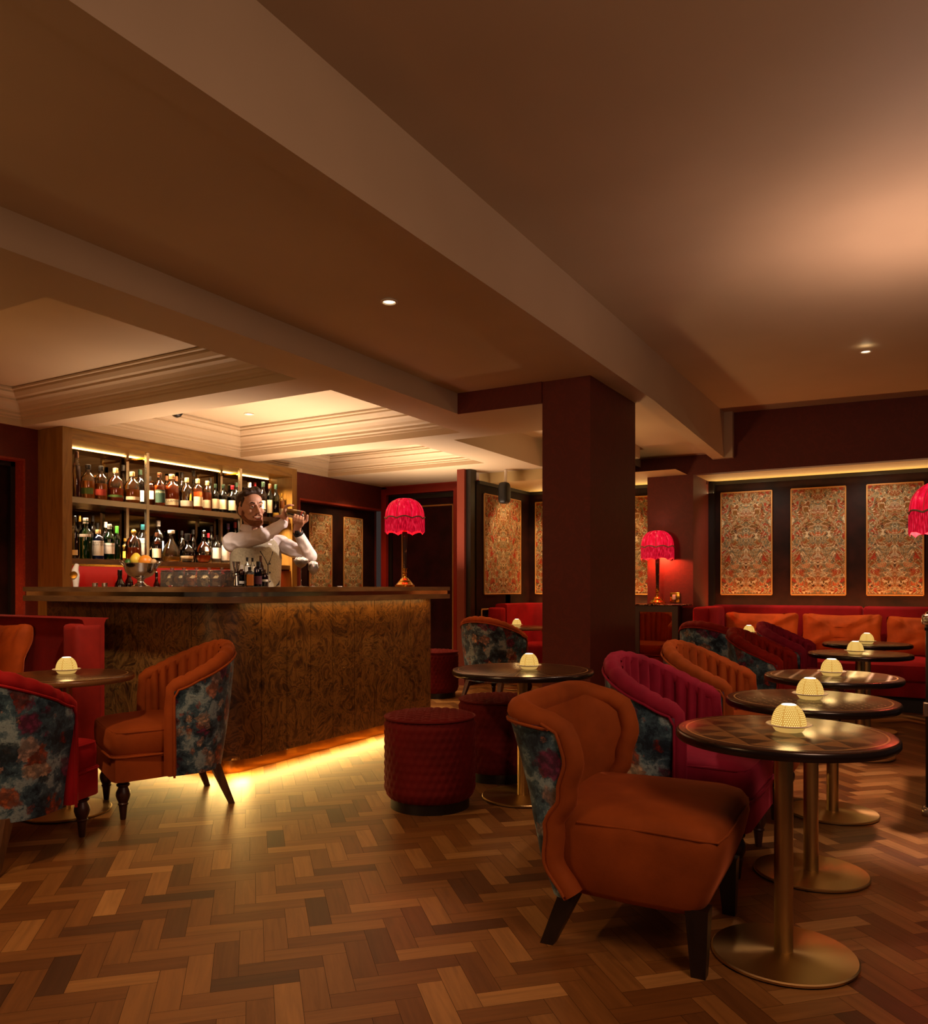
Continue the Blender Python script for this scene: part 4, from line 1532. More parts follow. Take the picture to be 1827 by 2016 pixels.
D0 = make_dome('lit candle dome on the front table', -0.385, 2.66, 0.70)
dome_light(-0.385, 2.66, 0.70)
for lab, x, y in (('lit candle dome on the second table', -0.423, 3.47), ('lit candle dome on the table with pale lozenges', -0.44, 4.44),
                  ('lit candle dome on the fourth table of the row', -0.445, 5.95), ('lit candle dome on the far table by the long sofa', -0.445, 7.05),
                  ('lit candle dome peeping over the floral chair back by the console', -1.50, 7.92),
                  ('lit candle dome behind the floral chair near the door', -4.05, 8.12),
                  ('lit candle dome on the large ray-inlaid table', -1.90, 3.96), ('lit candle dome on the oak table by the side banquette', -3.87, 2.55)):
    dup(D0, lab, (x, y, 0.70), random.uniform(0, 1))
    dome_light(x, y, 0.70)


# ------------------------------------------------------------------ quilted poufs
def make_pouf(label, x, y, group):
    r = thing('quilted_pouf', label, 'pouf', (x, y, 0), 0.0, group)
    R_, z0, z1 = 0.238, 0.055, 0.468
    bm = B()
    rings = []
    nz, na = 40, 144
    for j in range(nz + 1):
        z = z0 + (z1 - z0) * j / nz
        k = 1.0
        if j < 5:
            k = 0.90 + 0.10 * math.sin(j / 5 * PI / 2)
        if j > nz - 3:
            k = 1.0 - 0.02 * (j - nz + 3)
        ring = []
        for i in range(na):
            a = 2 * PI * i / na
            # overlapping scales
            row = (z - z0) / 0.040
            col = a / (2 * PI) * 36 + (0.5 if int(row) % 2 else 0.0)
            fu, fv = (col % 1.0) - 0.5, (row % 1.0)
            edge = fv - (1.0 - 3.2 * fu * fu) * 0.85
            bmp = 0.0065 * (1 - min(1, abs(edge) * 3.2))
            rr = R_ * k - bmp + 0.004 * (0.25 - fu * fu) * 4 * (1 - abs(fv - 0.5))
            ring.append((rr * math.cos(a), rr * math.sin(a), z))
        rings.append(ring)
    loft(bm, rings, True, True)
    obj('body', bm, M['pouf'], r, True, 60)
    bm = B()
    rings = []
    nr = 26
    for j in range(nr + 1):
        rr = (R_ - 0.004) * (1 - j / nr) + 0.001
        ring = []
        for i in range(na):
            a = 2 * PI * i / na
            x_, y_ = rr * math.cos(a), rr * math.sin(a)
            hx, hy = x_ / 0.052, y_ / 0.045
            row = math.floor(hy)
            fu = (hx + (0.5 if row % 2 else 0)) % 1.0 - 0.5
            fv = hy % 1.0 - 0.5
            d_ = max(abs(fu), abs(fv))
            puff = 0.011 * (1 - (2 * d_) ** 3) if d_ < 0.5 else 0
            ring.append((x_, y_, z1 + 0.004 + 0.012 * (1 - (rr / R_) ** 2) + puff * min(1, (R_ - rr) / 0.03)))
        rings.append(ring)
    loft(bm, rings, True, True)
    obj('quilted_top', bm, M['pouf'], r, True, 60)
    bm = B(); tube(bm, [((R_ - 0.002) * math.cos(2 * PI * i / 64), (R_ - 0.002) * math.sin(2 * PI * i / 64), z1 + 0.003) for i in range(64)], 0.006, 6, closed=True)
    obj('piping', bm, M['pouf'], r)
    bm = B(); lathe(bm, [(R_ * 0.87, 0.0), (R_ * 0.87, 0.06)], 48)
    obj('plinth', bm, M['black_trim'], r)
    return r


pf = make_pouf('front quilted maroon pouf standing clear of the tables', -2.285, 3.56, 'quilted maroon poufs')
dup(pf, 'quilted maroon pouf under the edge of the large ray-inlaid table', (-2.275, 4.31, 0))
dup(pf, 'quilted maroon pouf half hidden by the free end of the counter', (-4.50, 7.12, 0))


# ------------------------------------------------------------------ fringed lamps
def make_lamp(label, loc, k, group='fringed red table lamps'):
    """k scales the lamp; at k=1 it is 0.72 m tall"""
    r = thing('fringed_lamp', label, 'lamp', loc, 0.18, group)
    r.scale = (k, k, k)
    bm = B()
    lathe(bm, [(0.078, 0.0), (0.080, 0.004), (0.080, 0.016), (0.070, 0.020), (0.060, 0.034), (0.055, 0.036), (0.047, 0.050), (0.042, 0.052), (0.032, 0.066), (0.016, 0.074), (0.012, 0.085), (0.018, 0.093), (0.013, 0.101),
              (0.019, 0.110), (0.020, 0.118), (0.017, 0.121), (0.017, 0.140), (0.022, 0.146), (0.022, 0.150)], 32)
    obj('base', bm, M['bright_brass'], r)
    bm = B(); lathe(bm, [(0.014, 0.150), (0.022, 0.445)], 8)
    obj('stem', bm, M['stem'], r, True, 20)
    bm = B(); lathe(bm, [(0.012, 0.445), (0.012, 0.49), (0.003, 0.495)], 12); lathe(bm, [(0.003, 0.49), (0.003, 0.715), (0.001, 0.716)], 8)
    obj('bulb_holder', bm, M['bright_brass'], r)
    bm = B(); superq(bm, (0, 0, 0.53), (0.026, 0.026, 0.036), 1, 1, 8, 12)
    obj('bulb', bm, M['bulb'], r)
    # eight gores
    na, nz = 128, 16

    def rad(a, v_):
        g = abs(math.sin(a * 4))
        base = 0.160 * math.sin(min(1.0, 0.24 + 0.76 * v_) * PI / 2) ** 0.8
        return base * (0.955 + 0.045 * g)
    bm = B()
    grid = []
    zl = lambda a: 0.545 + 0.016 * abs(math.sin(a * 4))
    for j in range(nz + 1):
        v_ = j / nz
        grid.append([])
        for i in range(na):
            a = 2 * PI * i / na
            vv_ = v_
            z = zl(a) + (0.718 - zl(a)) * math.cos(vv_ * PI / 2) ** 0.9
            rr = rad(a, math.sin(vv_ * PI / 2) ** 1.0) if True else 0
            rr = (0.028 + (0.160 - 0.028) * math.sin(vv_ * PI / 2) ** 0.95) * (0.955 + 0.045 * abs(math.sin(a * 4)))
            grid[-1].append((rr * math.cos(a), rr * math.sin(a), z))
    loft(bm, grid, True, False)
    obj('shade', bm, M['silk'], r, True, 50, False)
    bm = B()
    top, bot = [], []
    for i in range(na * 3):
        a = 2 * PI * i / (na * 3)
        g = abs(math.sin(a * 4))
        rr = 0.160 * (0.955 + 0.045 * g) + (0.0022 if i % 2 else -0.0012)
        top.append((rr * math.cos(a), rr * math.sin(a), 0.552 + 0.016 * g))
        bot.append((rr * 1.005 * math.cos(a), rr * 1.005 * math.sin(a), 0.425 + 0.022 * g ** 0.8))
    mid = [((a[0] + b_[0]) / 2, (a[1] + b_[1]) / 2, (a[2] + b_[2]) / 2) for a, b_ in zip(top, bot)]
    loft(bm, [top, mid, bot], True, False)
    obj('fringe', bm, M['fringe'], r, True, 20, False)
    bm = B()
    pts = []
    for i in range(na):
        a = 2 * PI * i / na
        g = abs(math.sin(a * 4))
        rr = 0.163 * (0.955 + 0.045 * g)
        pts.append((rr * math.cos(a), rr * math.sin(a), 0.548 + 0.016 * g))
    tube(bm, pts, 0.0055, 6, closed=True)
    for q in range(8):
        a = 2 * PI * q / 8
        seam = []
        for j in range(nz + 1):
            v_ = j / nz
            rr = (0.028 + 0.132 * math.sin(v_ * PI / 2) ** 0.95) * 0.957 + 0.001
            seam.append((rr * math.cos(a), rr * math.sin(a), 0.545 + 0.173 * math.cos(v_ * PI / 2) ** 0.9))
        tube(bm, seam, 0.0014, 5)
    obj('braid', bm, M['braid'], r)
    return r


def lamp_light(loc, k, e_down=7.0, e_up=6.0):
    light('lamp_bulb_light', 'POINT', (loc[0], loc[1], loc[2] + 0.475 * k), e_down, (1.0, 0.13, 0.05), 0.03 * k)
    light('lamp_top_light', 'POINT', (loc[0], loc[1], loc[2] + 0.69 * k), e_up, (1.0, 0.60, 0.46), 0.02 * k)


L0 = make_lamp('red fringed lamp standing on the free end of the counter', (-3.71, 5.40, 1.150), 1.0)
lamp_light((-3.71, 5.40, 1.150), 1.0, 9.0, 2.0)

# console with mirrored front, marble top
c = thing('mirrored_console', 'narrow dark framed console with mirror front and marble top', 'console', (-2.60, 8.86, 0))
bm = B(); box(bm, -0.312, 0.29, -0.13, 0.13, 0.94, 0.958, 0.004, 1); obj('marble_top', bm, M['marble'], c)
bm = B()
box(bm, -0.30, -0.235, -0.115, -0.06, 0.0, 0.94); box(bm, 0.135, 0.20, -0.115, -0.06, 0.0, 0.94); box(bm, -0.235, 0.135, -0.115, -0.06, 0.87, 0.94); box(bm, -0.235, 0.135, -0.115, -0.06, 0.0, 0.06)
obj('frame', bm, plain('taupe_frame', '#3a2a22', 0.4), c, False)
bm = B(); box(bm, -0.235, 0.135, -0.10, -0.09, 0.06, 0.87); obj('mirror', bm, plain('console_mirror', '#a99c88', 0.02, 1.0), c, False)
bm = B(); box(bm, -0.29, 0.19, -0.08, 0.10, 0.02, 0.94); obj('case', bm, M['black_trim'], c, False)
lamp2 = dup(L0, 'red fringed lamp on the marble topped console beside the column', (-2.655, 8.84, 0.958))
lamp2.scale = (1.14,) * 3
lamp_light((-2.655, 8.84, 0.958), 1.14, 42.0, 2.0)
s = thing('wall_socket', 'brass plug socket with white plug beside the console lamp', 'socket', (-2.50, 8.998, 1.03))
bm = B(); box(bm, -0.055, 0.055, -0.012, 0.0, -0.055, 0.055, 0.004, 2); obj('plate', bm, M['bright_brass'], s)
bm = B(); box(bm, -0.024, 0.016, -0.04, -0.012, -0.025, 0.03, 0.008, 2); obj('plug', bm, M['white_plastic'], s)
bm = B(); tube(bm, [(0, -0.03, -0.02), (0.005, -0.035, -0.05), (0.0, -0.03, -0.072)], 0.004, 6); obj('cable', bm, M['black'], s)

# trunk at the picture edge, its lamp
tk = thing('cocktail_cabinet', 'black upright trunk with brass corner fittings, below the hanging fringe lamp', 'trunk', (0.27, 4.90, 0))
bm = B(); box(bm, -0.30, 0.45, -0.26, 0.26, 0.0, 1.0, 0.012, 2); obj('body', bm, M['black'], tk)
for z in (0.985, 0.02):
    bm = B(); superq(bm, (-0.288, -0.25, z), (0.030, 0.030, 0.028), 0.5, 0.5, 8, 12); obj('corner_fitting', bm, M['chrome'], tk)
bm = B(); box(bm, -0.310, -0.285, -0.275, -0.235, 0.50, 0.57, 0.004, 1); obj('hinge', bm, M['chrome'], tk)
bm = B(); box(bm, -0.304, 0.455, -0.264, 0.264, 0.93, 0.945); obj('lid_line', bm, M['black_metal'], tk, False)
tag(tk, 'black upright trunk cabinet with brass corner fittings under the fringed lamp', 'cabinet')
lamp3 = dup(L0, 'red fringed lamp on the black trunk, cut by the picture edge', (0.045, 4.86, 1.0))
lamp3.scale = (0.97,) * 3
lamp_light((0.045, 4.86, 1.0), 0.97, 9.0, 110.0)


# ------------------------------------------------------------------ bottles
def on_x(px, X):
    """point of the plane X = const seen in photo column px: returns Y and distance"""
    u = (px - 913.5) / FPX
    d = X / (u * math.cos(TH) - math.sin(TH))
    return d * (u * math.sin(TH) + math.cos(TH)), d


def on_y(px, Y):
    u = (px - 913.5) / FPX
    d = Y / (u * math.sin(TH) + math.cos(TH))
    return d * (u * math.cos(TH) - math.sin(TH)), d


SHAPES = {   # (radius share, height share); the last two rows are the mouth
    'round': [(0.0, 0.0), (0.94, 0.0), (1.0, 0.03), (1.0, 0.56), (0.95, 0.63), (0.70, 0.70), (0.40, 0.755), (0.34, 0.80), (0.34, 0.90), (0.38, 0.90), (0.38, 0.93)],
    'tall': [(0.0, 0.0), (0.95, 0.0), (1.0, 0.02), (1.0, 0.60), (0.92, 0.67), (0.55, 0.74), (0.42, 0.80), (0.38, 0.93)],
    'bell': [(0.0, 0.0), (0.96, 0.0), (1.0, 0.03), (1.0, 0.44), (0.96, 0.55), (0.80, 0.65), (0.50, 0.73), (0.30, 0.78), (0.27, 0.92)],
    'globe': [(0.0, 0.0), (0.60, 0.0), (0.75, 0.03), (0.96, 0.15), (1.0, 0.28), (0.92, 0.42), (0.66, 0.53), (0.34, 0.59), (0.26, 0.63), (0.26, 0.76), (0.36, 0.78)],
    'fan': [(0.0, 0.0), (0.90, 0.0), (1.0, 0.04), (0.98, 0.22), (0.80, 0.42), (0.50, 0.58), (0.30, 0.68), (0.25, 0.74), (0.25, 0.88), (0.40, 0.90)],
    'short': [(0.0, 0.0), (0.95, 0.0), (1.0, 0.03), (1.0, 0.66), (0.90, 0.74), (0.45, 0.80), (0.36, 0.83), (0.36, 0.90)],
}


def shape_r(sh, t_):
    P = SHAPES[sh][1:]
    for (r0, z0), (r1, z1) in zip(P, P[1:]):
        if z0 <= t_ <= z1 and z1 > z0:
            return r0 + (r1 - r0) * (t_ - z0) / (z1 - z0)
    return P[-1][0]


def patch(bm, rad_f, z0, z1, a0, half, lift=0.0012, n=12, nz=4):
    rows = []
    for j in range(nz + 1):
        z = z0 + (z1 - z0) * j / nz
        rr = rad_f(z) + lift
        rows.append([(rr * math.cos(a0 - half + 2 * half * i / n), rr * math.sin(a0 - half + 2 * half * i / n), z) for i in range(n + 1)])
    loft(bm, rows, False, False)


FONT_CACHE = {}


def lettering(text, parent, size, rad_f, z, a0, m, lift=0.0022):
    """small printed words bent round a bottle"""
    cu = bpy.data.curves.new('lettering', 'FONT')
    cu.body = text
    cu.align_x = 'CENTER'
    cu.size = size
    cu.resolution_u = 1
    ob = bpy.data.objects.new('tmp', cu)
    COL.objects.link(ob)
    dg = bpy.context.evaluated_depsgraph_get()
    me = bpy.data.meshes.new_from_object(ob.evaluated_get(dg))
    bpy.data.objects.remove(ob)
    for v_ in me.vertices:
        zz_ = z + v_.co.y
        rr = rad_f(zz_) + lift
        a = a0 + v_.co.x / rr
        v_.co = (rr * math.cos(a), rr * math.sin(a), zz_)
    me.materials.clear()
    return link('lettering', me, m, parent, False)


def make_bottle(desc, loc, h, r, sh, gl, li, level, lab, cap, group, band=(0.12, 0.42), text=None, cap_from=None, stopper=None, yaw=None):
    """parts: body, liquid, paper label (> lettering), cap"""
    o = thing('bottle', desc, 'bottle', loc, 0.0, group)
    prof = SHAPES[sh]
    bm = B(); lathe(bm, [(max(0.0006, a * r), b_ * h) for a, b_ in prof], 22)
    obj('body', bm, M[gl], o, True, 50)
    if li:
        lp = [(max(0.0005, a * r * 0.90), 0.004 + b_ * h) for a, b_ in prof if b_ < level]
        lp.append((shape_r(sh, level) * r * 0.90, level * h))
        lp.append((0.0005, level * h + 0.0002))
        bm = B(); lathe(bm, lp, 20)
        obj('liquid', bm, M[li], o, True, 50)
    face = yaw if yaw is not None else math.atan2(-loc[1], -loc[0]) + random.uniform(-0.22, 0.22)
    rf = lambda z: shape_r(sh, z / h) * r
    if lab:
        bm = B(); patch(bm, rf, band[0] * h, band[1] * h, face, 0.95)
        pl = obj('paper_label', bm, M['p_' + lab], o, True, 60, False)
        if text:
            m_ = M['ink'] if lab in ('cream', 'white', 'grey', 'yellow', 'amber') else M['ink_pale']
            for i, tx in enumerate(text):
                lettering(tx, pl, r * 0.46, rf, (band[1] - 0.09 - 0.075 * i) * h, face, m_)
    c0 = cap_from if cap_from is not None else (0.86 if sh != 'globe' else 0.77)
    if stopper == 'ball':
        bm = B(); superq(bm, (0, 0, 0.88 * h), (0.34 * r, 0.34 * r, 0.09 * h), 1, 1, 9, 14)
        lathe(bm, [(0.2 * r, 0.76 * h), (0.2 * r, 0.82 * h)], 10)
    else:
        k = shape_r(sh, 0.89) * r + 0.0012
        bm = B(); lathe(bm, [(k, c0 * h), (k * 1.05, (c0 + 0.01) * h), (k * 1.05, 0.995 * h), (k * 0.9, h)], 14)
    obj('cap', bm, M['c_' + cap] if 'c_' + cap in M else M[cap], o, True, 40)
    return o


STAND = {}          # what already stands on each shelf: (x, y, radius)


def shelf_bottle(desc, px, top, w, z, row, group, sh, gl, li, level, lab, cap, **kw):
    taken = STAND.setdefault(z, [(-6.43, 5.055, 0.022), (-6.43, 6.24, 0.022), (-6.725, 5.055, 0.022), (-6.725, 6.24, 0.022)])
    X0 = -6.495 if row == 0 else -6.635
    best = None
    for k in range(26):
        X = X0 - 0.01 * ((k + 1) // 2) * (1 if k % 2 else -1)
        Y, d = on_x(px, X)
        r_ = w / 2 / FPX * d
        X = max(-6.752 + r_, min(-6.435 - 0.2 * r_, X))
        Y, d = on_x(px, X)
        hit = max([r_ + c_ - math.hypot(X - a_, Y - b_) for a_, b_, c_ in taken])
        if best is None or hit < best[0] - 1e-6:
            best = (hit, X, Y, d, r_)
        if hit < -0.001:
            break
    hit, X, Y, d, r_ = best
    if hit > 0:
        w = w * max(0.72, (r_ - hit - 0.001) / r_)
        r_ = w / 2 / FPX * d
    taken.append((X, Y, r_))
    h = H + (1155 - top) / FPX * d - z
    return make_bottle(desc, (X, Y, z + 0.0005), h, w / 2 / FPX * d, sh, gl, li, level, lab, cap, group, **kw)


UP, LO = 1.930, 1.396
GU, GL_ = 'bottles on the upper bar shelf', 'bottles on the lower bar shelf'
# ---- upper shelf
U = [
    ('tall dark red bottle with brown cap, first on the upper shelf', 150.5, 889, 17, 0, 'tall', 'g_clear', 'l_dark', 0.70, None, 'brown', {}),
    ('amber whiskey bottle with olive green label on the upper shelf', 173.5, 915, 26, 0, 'round', 'g_clear', 'l_amber', 0.52, 'green', 'black', dict(band=(0.13, 0.31))),
    ('amber whiskey bottle with brick red label on the upper shelf', 199, 918, 25, 0, 'round', 'g_clear', 'l_amber', 0.48, 'red', 'black', dict(band=(0.13, 0.31))),
    ('domed clear bottle with low amber level and small green label', 227.5, 922, 31, 0, 'bell', 'g_clear', 'l_red', 0.40, 'green', 'cork', dict(band=(0.12, 0.19))),
    ('domed clear bottle with low amber level and small cream label', 260, 929, 30, 0, 'bell', 'g_clear', 'l_amber', 0.44, 'cream', 'cork', dict(band=(0.10, 0.20))),
    ('clear cone necked bottle standing behind the two domed bottles', 242.5, 916, 19, 1, 'fan', 'g_clear', 'l_gold', 0.45, None, 'black', {}),
    ('dark bottle with dark green cap behind the first shelf post', 276, 925, 18, 1, 'tall', 'g_brown', 'l_dark', 0.60, 'cream', 'dkgreen', {}),
    ('amber bottle with pale label and yellow foot behind the shelf post', 294, 938, 19, 1, 'short', 'g_clear', 'l_red', 0.66, 'cream', 'black', dict(band=(0.25, 0.52))),
    ('amber bottle with dark green label beside the first shelf post', 314, 931, 22, 0, 'round', 'g_clear', 'l_red', 0.62, 'dkgreen', 'brown', dict(band=(0.10, 0.48), text=['JAMESON'])),
    ('broad amber bottle with white lettering and cream band on the upper shelf', 338, 934, 29, 0, 'round', 'g_clear', 'l_red', 0.64, 'cream', 'cork', dict(band=(0.06, 0.24), text=['TULLAMORE'])),
    ('clear round shouldered bottle with small grey label', 367.5, 941, 27, 0, 'bell', 'g_clear', 'l_amber', 0.22, 'grey', 'cork', dict(band=(0.08, 0.26))),
    ('reddish bottle with brown collar and cream label on the upper shelf', 389, 943, 20, 0, 'short', 'g_clear', 'l_red', 0.68, 'cream', 'cork', dict(band=(0.12, 0.42))),
    ('reddish bottle with pale cork and cream label before the whisky row', 408, 947, 18, 0, 'short', 'g_clear', 'l_red', 0.62, 'cream', 'cork', dict(band=(0.10, 0.36))),
    ('capped amber bottle peeping over the dark green label', 328, 937, 14, 1, 'round', 'g_clear', 'l_amber', 0.55, None, 'brown', {}),
    ('brown capped amber bottle behind the broad amber one', 347, 938, 16, 1, 'round', 'g_brown', 'l_red', 0.60, None, 'brown', {}),
    ('tall black capped bottle behind the clear round shouldered one', 358, 930, 14, 1, 'tall', 'g_clear', 'l_gold', 0.5, None, 'black', {}),
    ('tall black capped bottle with gold collar behind the reddish pair', 381, 927, 18, 1, 'fan', 'g_clear', 'l_gold', 0.5, 'amber', 'black', {}),
    ('black capped bottle in the back row before the whisky row', 414, 941, 13, 1, 'tall', 'g_dkgreen', 'l_dark', 0.5, None, 'black', {}),
    ('dark whisky bottle with cream label, first of three alike', 424, 953, 15, 0, 'round', 'g_dkgreen', 'l_dark', 0.6, 'cream', 'dkgreen', dict(band=(0.12, 0.46))),
    ('dark whisky bottle with cream label, middle of three alike', 439.5, 954, 17, 0, 'round', 'g_dkgreen', 'l_dark', 0.6, 'cream', 'dkgreen', dict(band=(0.12, 0.46))),
    ('dark whisky bottle with cream label, beside the bartender\'s hair', 457.5, 956, 18, 0, 'round', 'g_dkgreen', 'l_dark', 0.6, 'cream', 'red', dict(band=(0.12, 0.46))),
    ('dark green bottle behind the cream labelled whisky row', 465, 950, 15, 1, 'tall', 'g_olive', 'l_dark', 0.5, None, 'dkgreen', {}),
    ('clear bottle neck showing above the bartender\'s hair near the post', 491, 950, 17, 1, 'tall', 'g_clear', 'l_gold', 0.6, None, 'white', {}),
    ('clear bottle neck with red tip above the bartender\'s hair', 502, 950, 15, 1, 'bell', 'g_clear', 'l_amber', 0.6, None, 'red', {}),
    ('brown bottle with oval cream label beside the bartender\'s forehead', 518, 949, 16, 0, 'tall', 'g_brown', 'l_red', 0.6, 'cream', 'dkgreen', dict(band=(0.22, 0.46))),
    ('green necked bottle with large cream label by the bartender\'s face', 531, 953, 14, 0, 'tall', 'g_green', 'l_dark', 0.55, 'cream', 'brown', dict(band=(0.14, 0.52))),
    ('dark green whisky bottle with gold foot label near the shelf end', 543, 954, 15, 0, 'tall', 'g_olive', 'l_dark', 0.5, 'yellow', 'dkgreen', dict(band=(0.04, 0.16))),
    ('short amber bottle with pale label, last on the upper shelf', 555, 971, 11, 0, 'short', 'g_clear', 'l_amber', 0.7, 'cream', 'gold', dict(band=(0.08, 0.4))),
]
for d_ in U:
    desc, px, top, w, row, sh, gl, li, lv, lab, cap, kw = d_
    shelf_bottle(desc, px, top, w, UP, row, GU, sh, gl, li, lv, lab, cap, **kw)
# ---- lower shelf
Lw = [
    ('dark bottle with cream foot label, first on the lower shelf', 147.5, 1016, 12, 0, 'tall', 'g_brown', 'l_dark', 0.6, 'cream', 'black', dict(band=(0.08, 0.2))),
    ('ribbed green bottle with broad silver band on the lower shelf', 168.5, 1020, 26, 0, 'round', 'g_green', 'l_green', 0.55, 'grey', 'silver', dict(band=(0.53, 0.60))),
    ('blue gin bottle with square white label and cork', 193, 1043, 24, 0, 'short', 'g_blue', 'l_blue', 0.6, 'white', 'cork', dict(band=(0.12, 0.62), text=['GUNPOWDER', 'IRISH GIN'])),
    ('green gin bottle with white label and silver cap', 215.5, 1032, 22, 0, 'round', 'g_green', 'l_green', 0.5, 'white', 'silver', dict(band=(0.16, 0.46), text=['Tanqueray'])),
    ('slim pale green bottle with thick green cap', 230, 1036, 14, 0, 'tall', 'g_green', 'l_green', 0.6, None, 'green', dict(cap_from=0.76)),
    ('gold capped dark bottle behind the ribbed green one', 157, 1015, 11, 1, 'tall', 'g_brown', 'l_dark', 0.6, None, 'gold', {}),
    ('dark necked bottle behind the blue gin', 182.5, 1015, 14, 1, 'tall', 'g_brown', 'l_dark', 0.6, None, 'black', {}),
    ('black capped bottle directly behind the blue gin bottle', 192, 1030, 13, 1, 'round', 'g_dkgreen', 'l_dark', 0.6, None, 'black', {}),
    ('clear white capped bottle behind the green gin', 208, 1028, 13, 1, 'tall', 'g_clear', 'l_clear', 0.6, None, 'white', {}),
    ('cognac decanter with medallion and ball stopper behind the fruit bowl', 263, 1040, 29, 0, 'bell', 'g_clear', 'l_red', 0.40, None, 'gold', dict(stopper='ball')),
    ('clear bottle with teal cap and white label behind the fruit bowl', 281, 1033, 20, 0, 'round', 'g_clear', 'l_clear', 0.5, 'white', 'teal', dict(band=(0.16, 0.62), text=['LONG', 'RANGE'])),
    ('yellow liqueur bottle behind the fruit bowl, by the silver handle', 246, 1060, 10, 1, 'tall', 'g_clear', 'l_gold', 0.7, 'yellow', 'gold', {}),
    ('brown bottle with cream portrait label beside the shelf post', 309, 1049, 20, 0, 'short', 'g_brown', 'l_dark', 0.6, 'cream', 'brown', dict(band=(0.12, 0.44))),
    ('clear bottle with silver cap and pale blue label in the back row', 311.5, 1025, 22, 1, 'round', 'g_clear', 'l_clear', 0.5, 'blue', 'silver', dict(band=(0.25, 0.5))),
    ('fan shaped frosted decanter with flat round stopper', 337, 1044, 37, 0, 'fan', 'g_clear', 'l_gold', 0.16, None, 'porcelain', dict(cap_from=0.90)),
    ('dark cognac bottle with oval cream label beside the fan decanter', 369, 1051, 28, 0, 'globe', 'g_brown', 'l_dark', 0.4, 'cream', 'black', dict(band=(0.12, 0.22))),
    ('black capped clear bottle behind the dark cognac bottle', 358, 1045, 17, 1, 'bell', 'g_clear', 'l_gold', 0.3, None, 'black', {}),
    ('slim dark bottle behind the crystal decanter', 380, 1043, 12, 1, 'tall', 'g_dkgreen', 'l_dark', 0.6, None, 'black', {}),
    ('round crystal decanter with red amber spirit and faceted stopper', 401, 1041, 31, 0, 'globe', 'g_clear', 'l_red', 0.22, None, 'g_clear', dict(stopper='ball')),
    ('clear bottle with red and white neck label behind the crystal decanter', 410, 1050, 13, 1, 'round', 'g_clear', 'l_gold', 0.5, 'white', 'red', dict(band=(0.4, 0.55))),
    ('clear tequila bottle with white label next to the crystal decanter', 426.5, 1054, 19, 0, 'round', 'g_clear', 'l_clear', 0.4, 'white', 'g_clear', dict(band=(0.16, 0.55))),
    ('white labelled clear bottle at the bartender\'s elbow', 443.5, 1055, 17, 0, 'short', 'g_clear', 'l_clear', 0.5, 'white', 'g_clear', dict(band=(0.10, 0.66))),
    ('dark bottle behind the white labelled clear ones', 416, 1036, 12, 1, 'tall', 'g_dkgreen', 'l_dark', 0.6, None, 'black', {}),
    ('purple capped bottle by the bartender\'s shoulder', 449, 1031, 13, 1, 'tall', 'g_brown', 'l_dark', 0.6, 'art', 'purple', {}),
    ('red capped bottle by the bartender\'s collar', 463, 1028, 13, 1, 'tall', 'g_brown', 'l_dark', 0.6, 'cream', 'red', dict(band=(0.55, 0.66))),
]
for d_ in Lw:
    desc, px, top, w, row, sh, gl, li, lv, lab, cap, kw = d_
    shelf_bottle(desc, px, top, w, LO, row, GL_, sh, gl, li, lv, lab, cap, **kw)
# ---- bottles on the work top below the shelves (their feet are hidden by the counter)
for desc, px, top, w, gl in (('dark bottle on the work top beside the fruit bowl', 236, 1122, 20, 'g_dkgreen'), ('pale necked bottle on the work top behind the fruit bowl', 254, 1116, 16, 'g_brown'),
                             ('slim dark bottle on the work top between bowl and jars', 308, 1126, 12, 'g_brown'), ('green necked bottle on the work top by the garnish jars', 322.5, 1124, 16, 'g_dkgreen')):
    Y, d = on_x(px, -6.42)
    h = H + (1155 - top) / FPX * d - 0.931
    make_bottle(desc, (-6.42, Y, 0.931), h, w / 2 / FPX * d, 'tall', gl, 'l_dark', 0.6, None, 'black', 'bottles on the work top')

# ------------------------------------------------------------------ things standing on the counter
CT = 1.1495
# bitters
GB = 'bitters bottles on the counter'
for desc, px, top, w, X, sh, gl, li, lab, cap, kw in (
        ('small brown dropper bottle with cream teat, first of the bitters', 475.5, 1112, 12, -3.86, 'short', 'g_brown', 'l_dark', 'white', 'white', dict(band=(0.14, 0.26), cap_from=0.55)),
        ('brown bitters bottle with orange label and black cap', 491.5, 1116, 16, -3.80, 'short', 'g_brown', 'l_dark', 'amber', 'black', dict(band=(0.06, 0.62))),
        ('cobalt dropper bottle with patterned label among the bitters', 508, 1105, 17, -3.80, 'short', 'g_cobalt', 'l_dark', 'art', 'black', dict(band=(0.10, 0.42), cap_from=0.70)),
        ('brown bottle with small white tag and clear teat, last of the bitters', 521, 1121, 14, -3.80, 'short', 'g_brown', 'l_dark', 'white', 'brown', dict(band=(0.3, 0.42))),
        ('tall brown apothecary bottle with big dark stopper behind the bitters', 513.5, 1094, 12, -3.90, 'tall', 'g_brown', 'l_dark', None, 'brown', dict(cap_from=0.80)),
        ('clear bottle with black and red cap behind the bitters, by the jigger', 486.5, 1097, 10, -3.92, 'short', 'g_clear', 'l_clear', 'white', 'black', dict(band=(0.5, 0.7))),
        ('clear bottle with black and red cap behind the orange label', 497, 1098, 10, -3.91, 'short', 'g_clear', 'l_clear', 'cream', 'black', dict(band=(0.5, 0.7)))):
    Y, d = on_x(px, X)
    make_bottle(desc, (X, Y, CT), (1155 - top) / FPX * d, w / 2 / FPX * d, sh, gl, li, 0.55, lab, cap, GB, **kw)

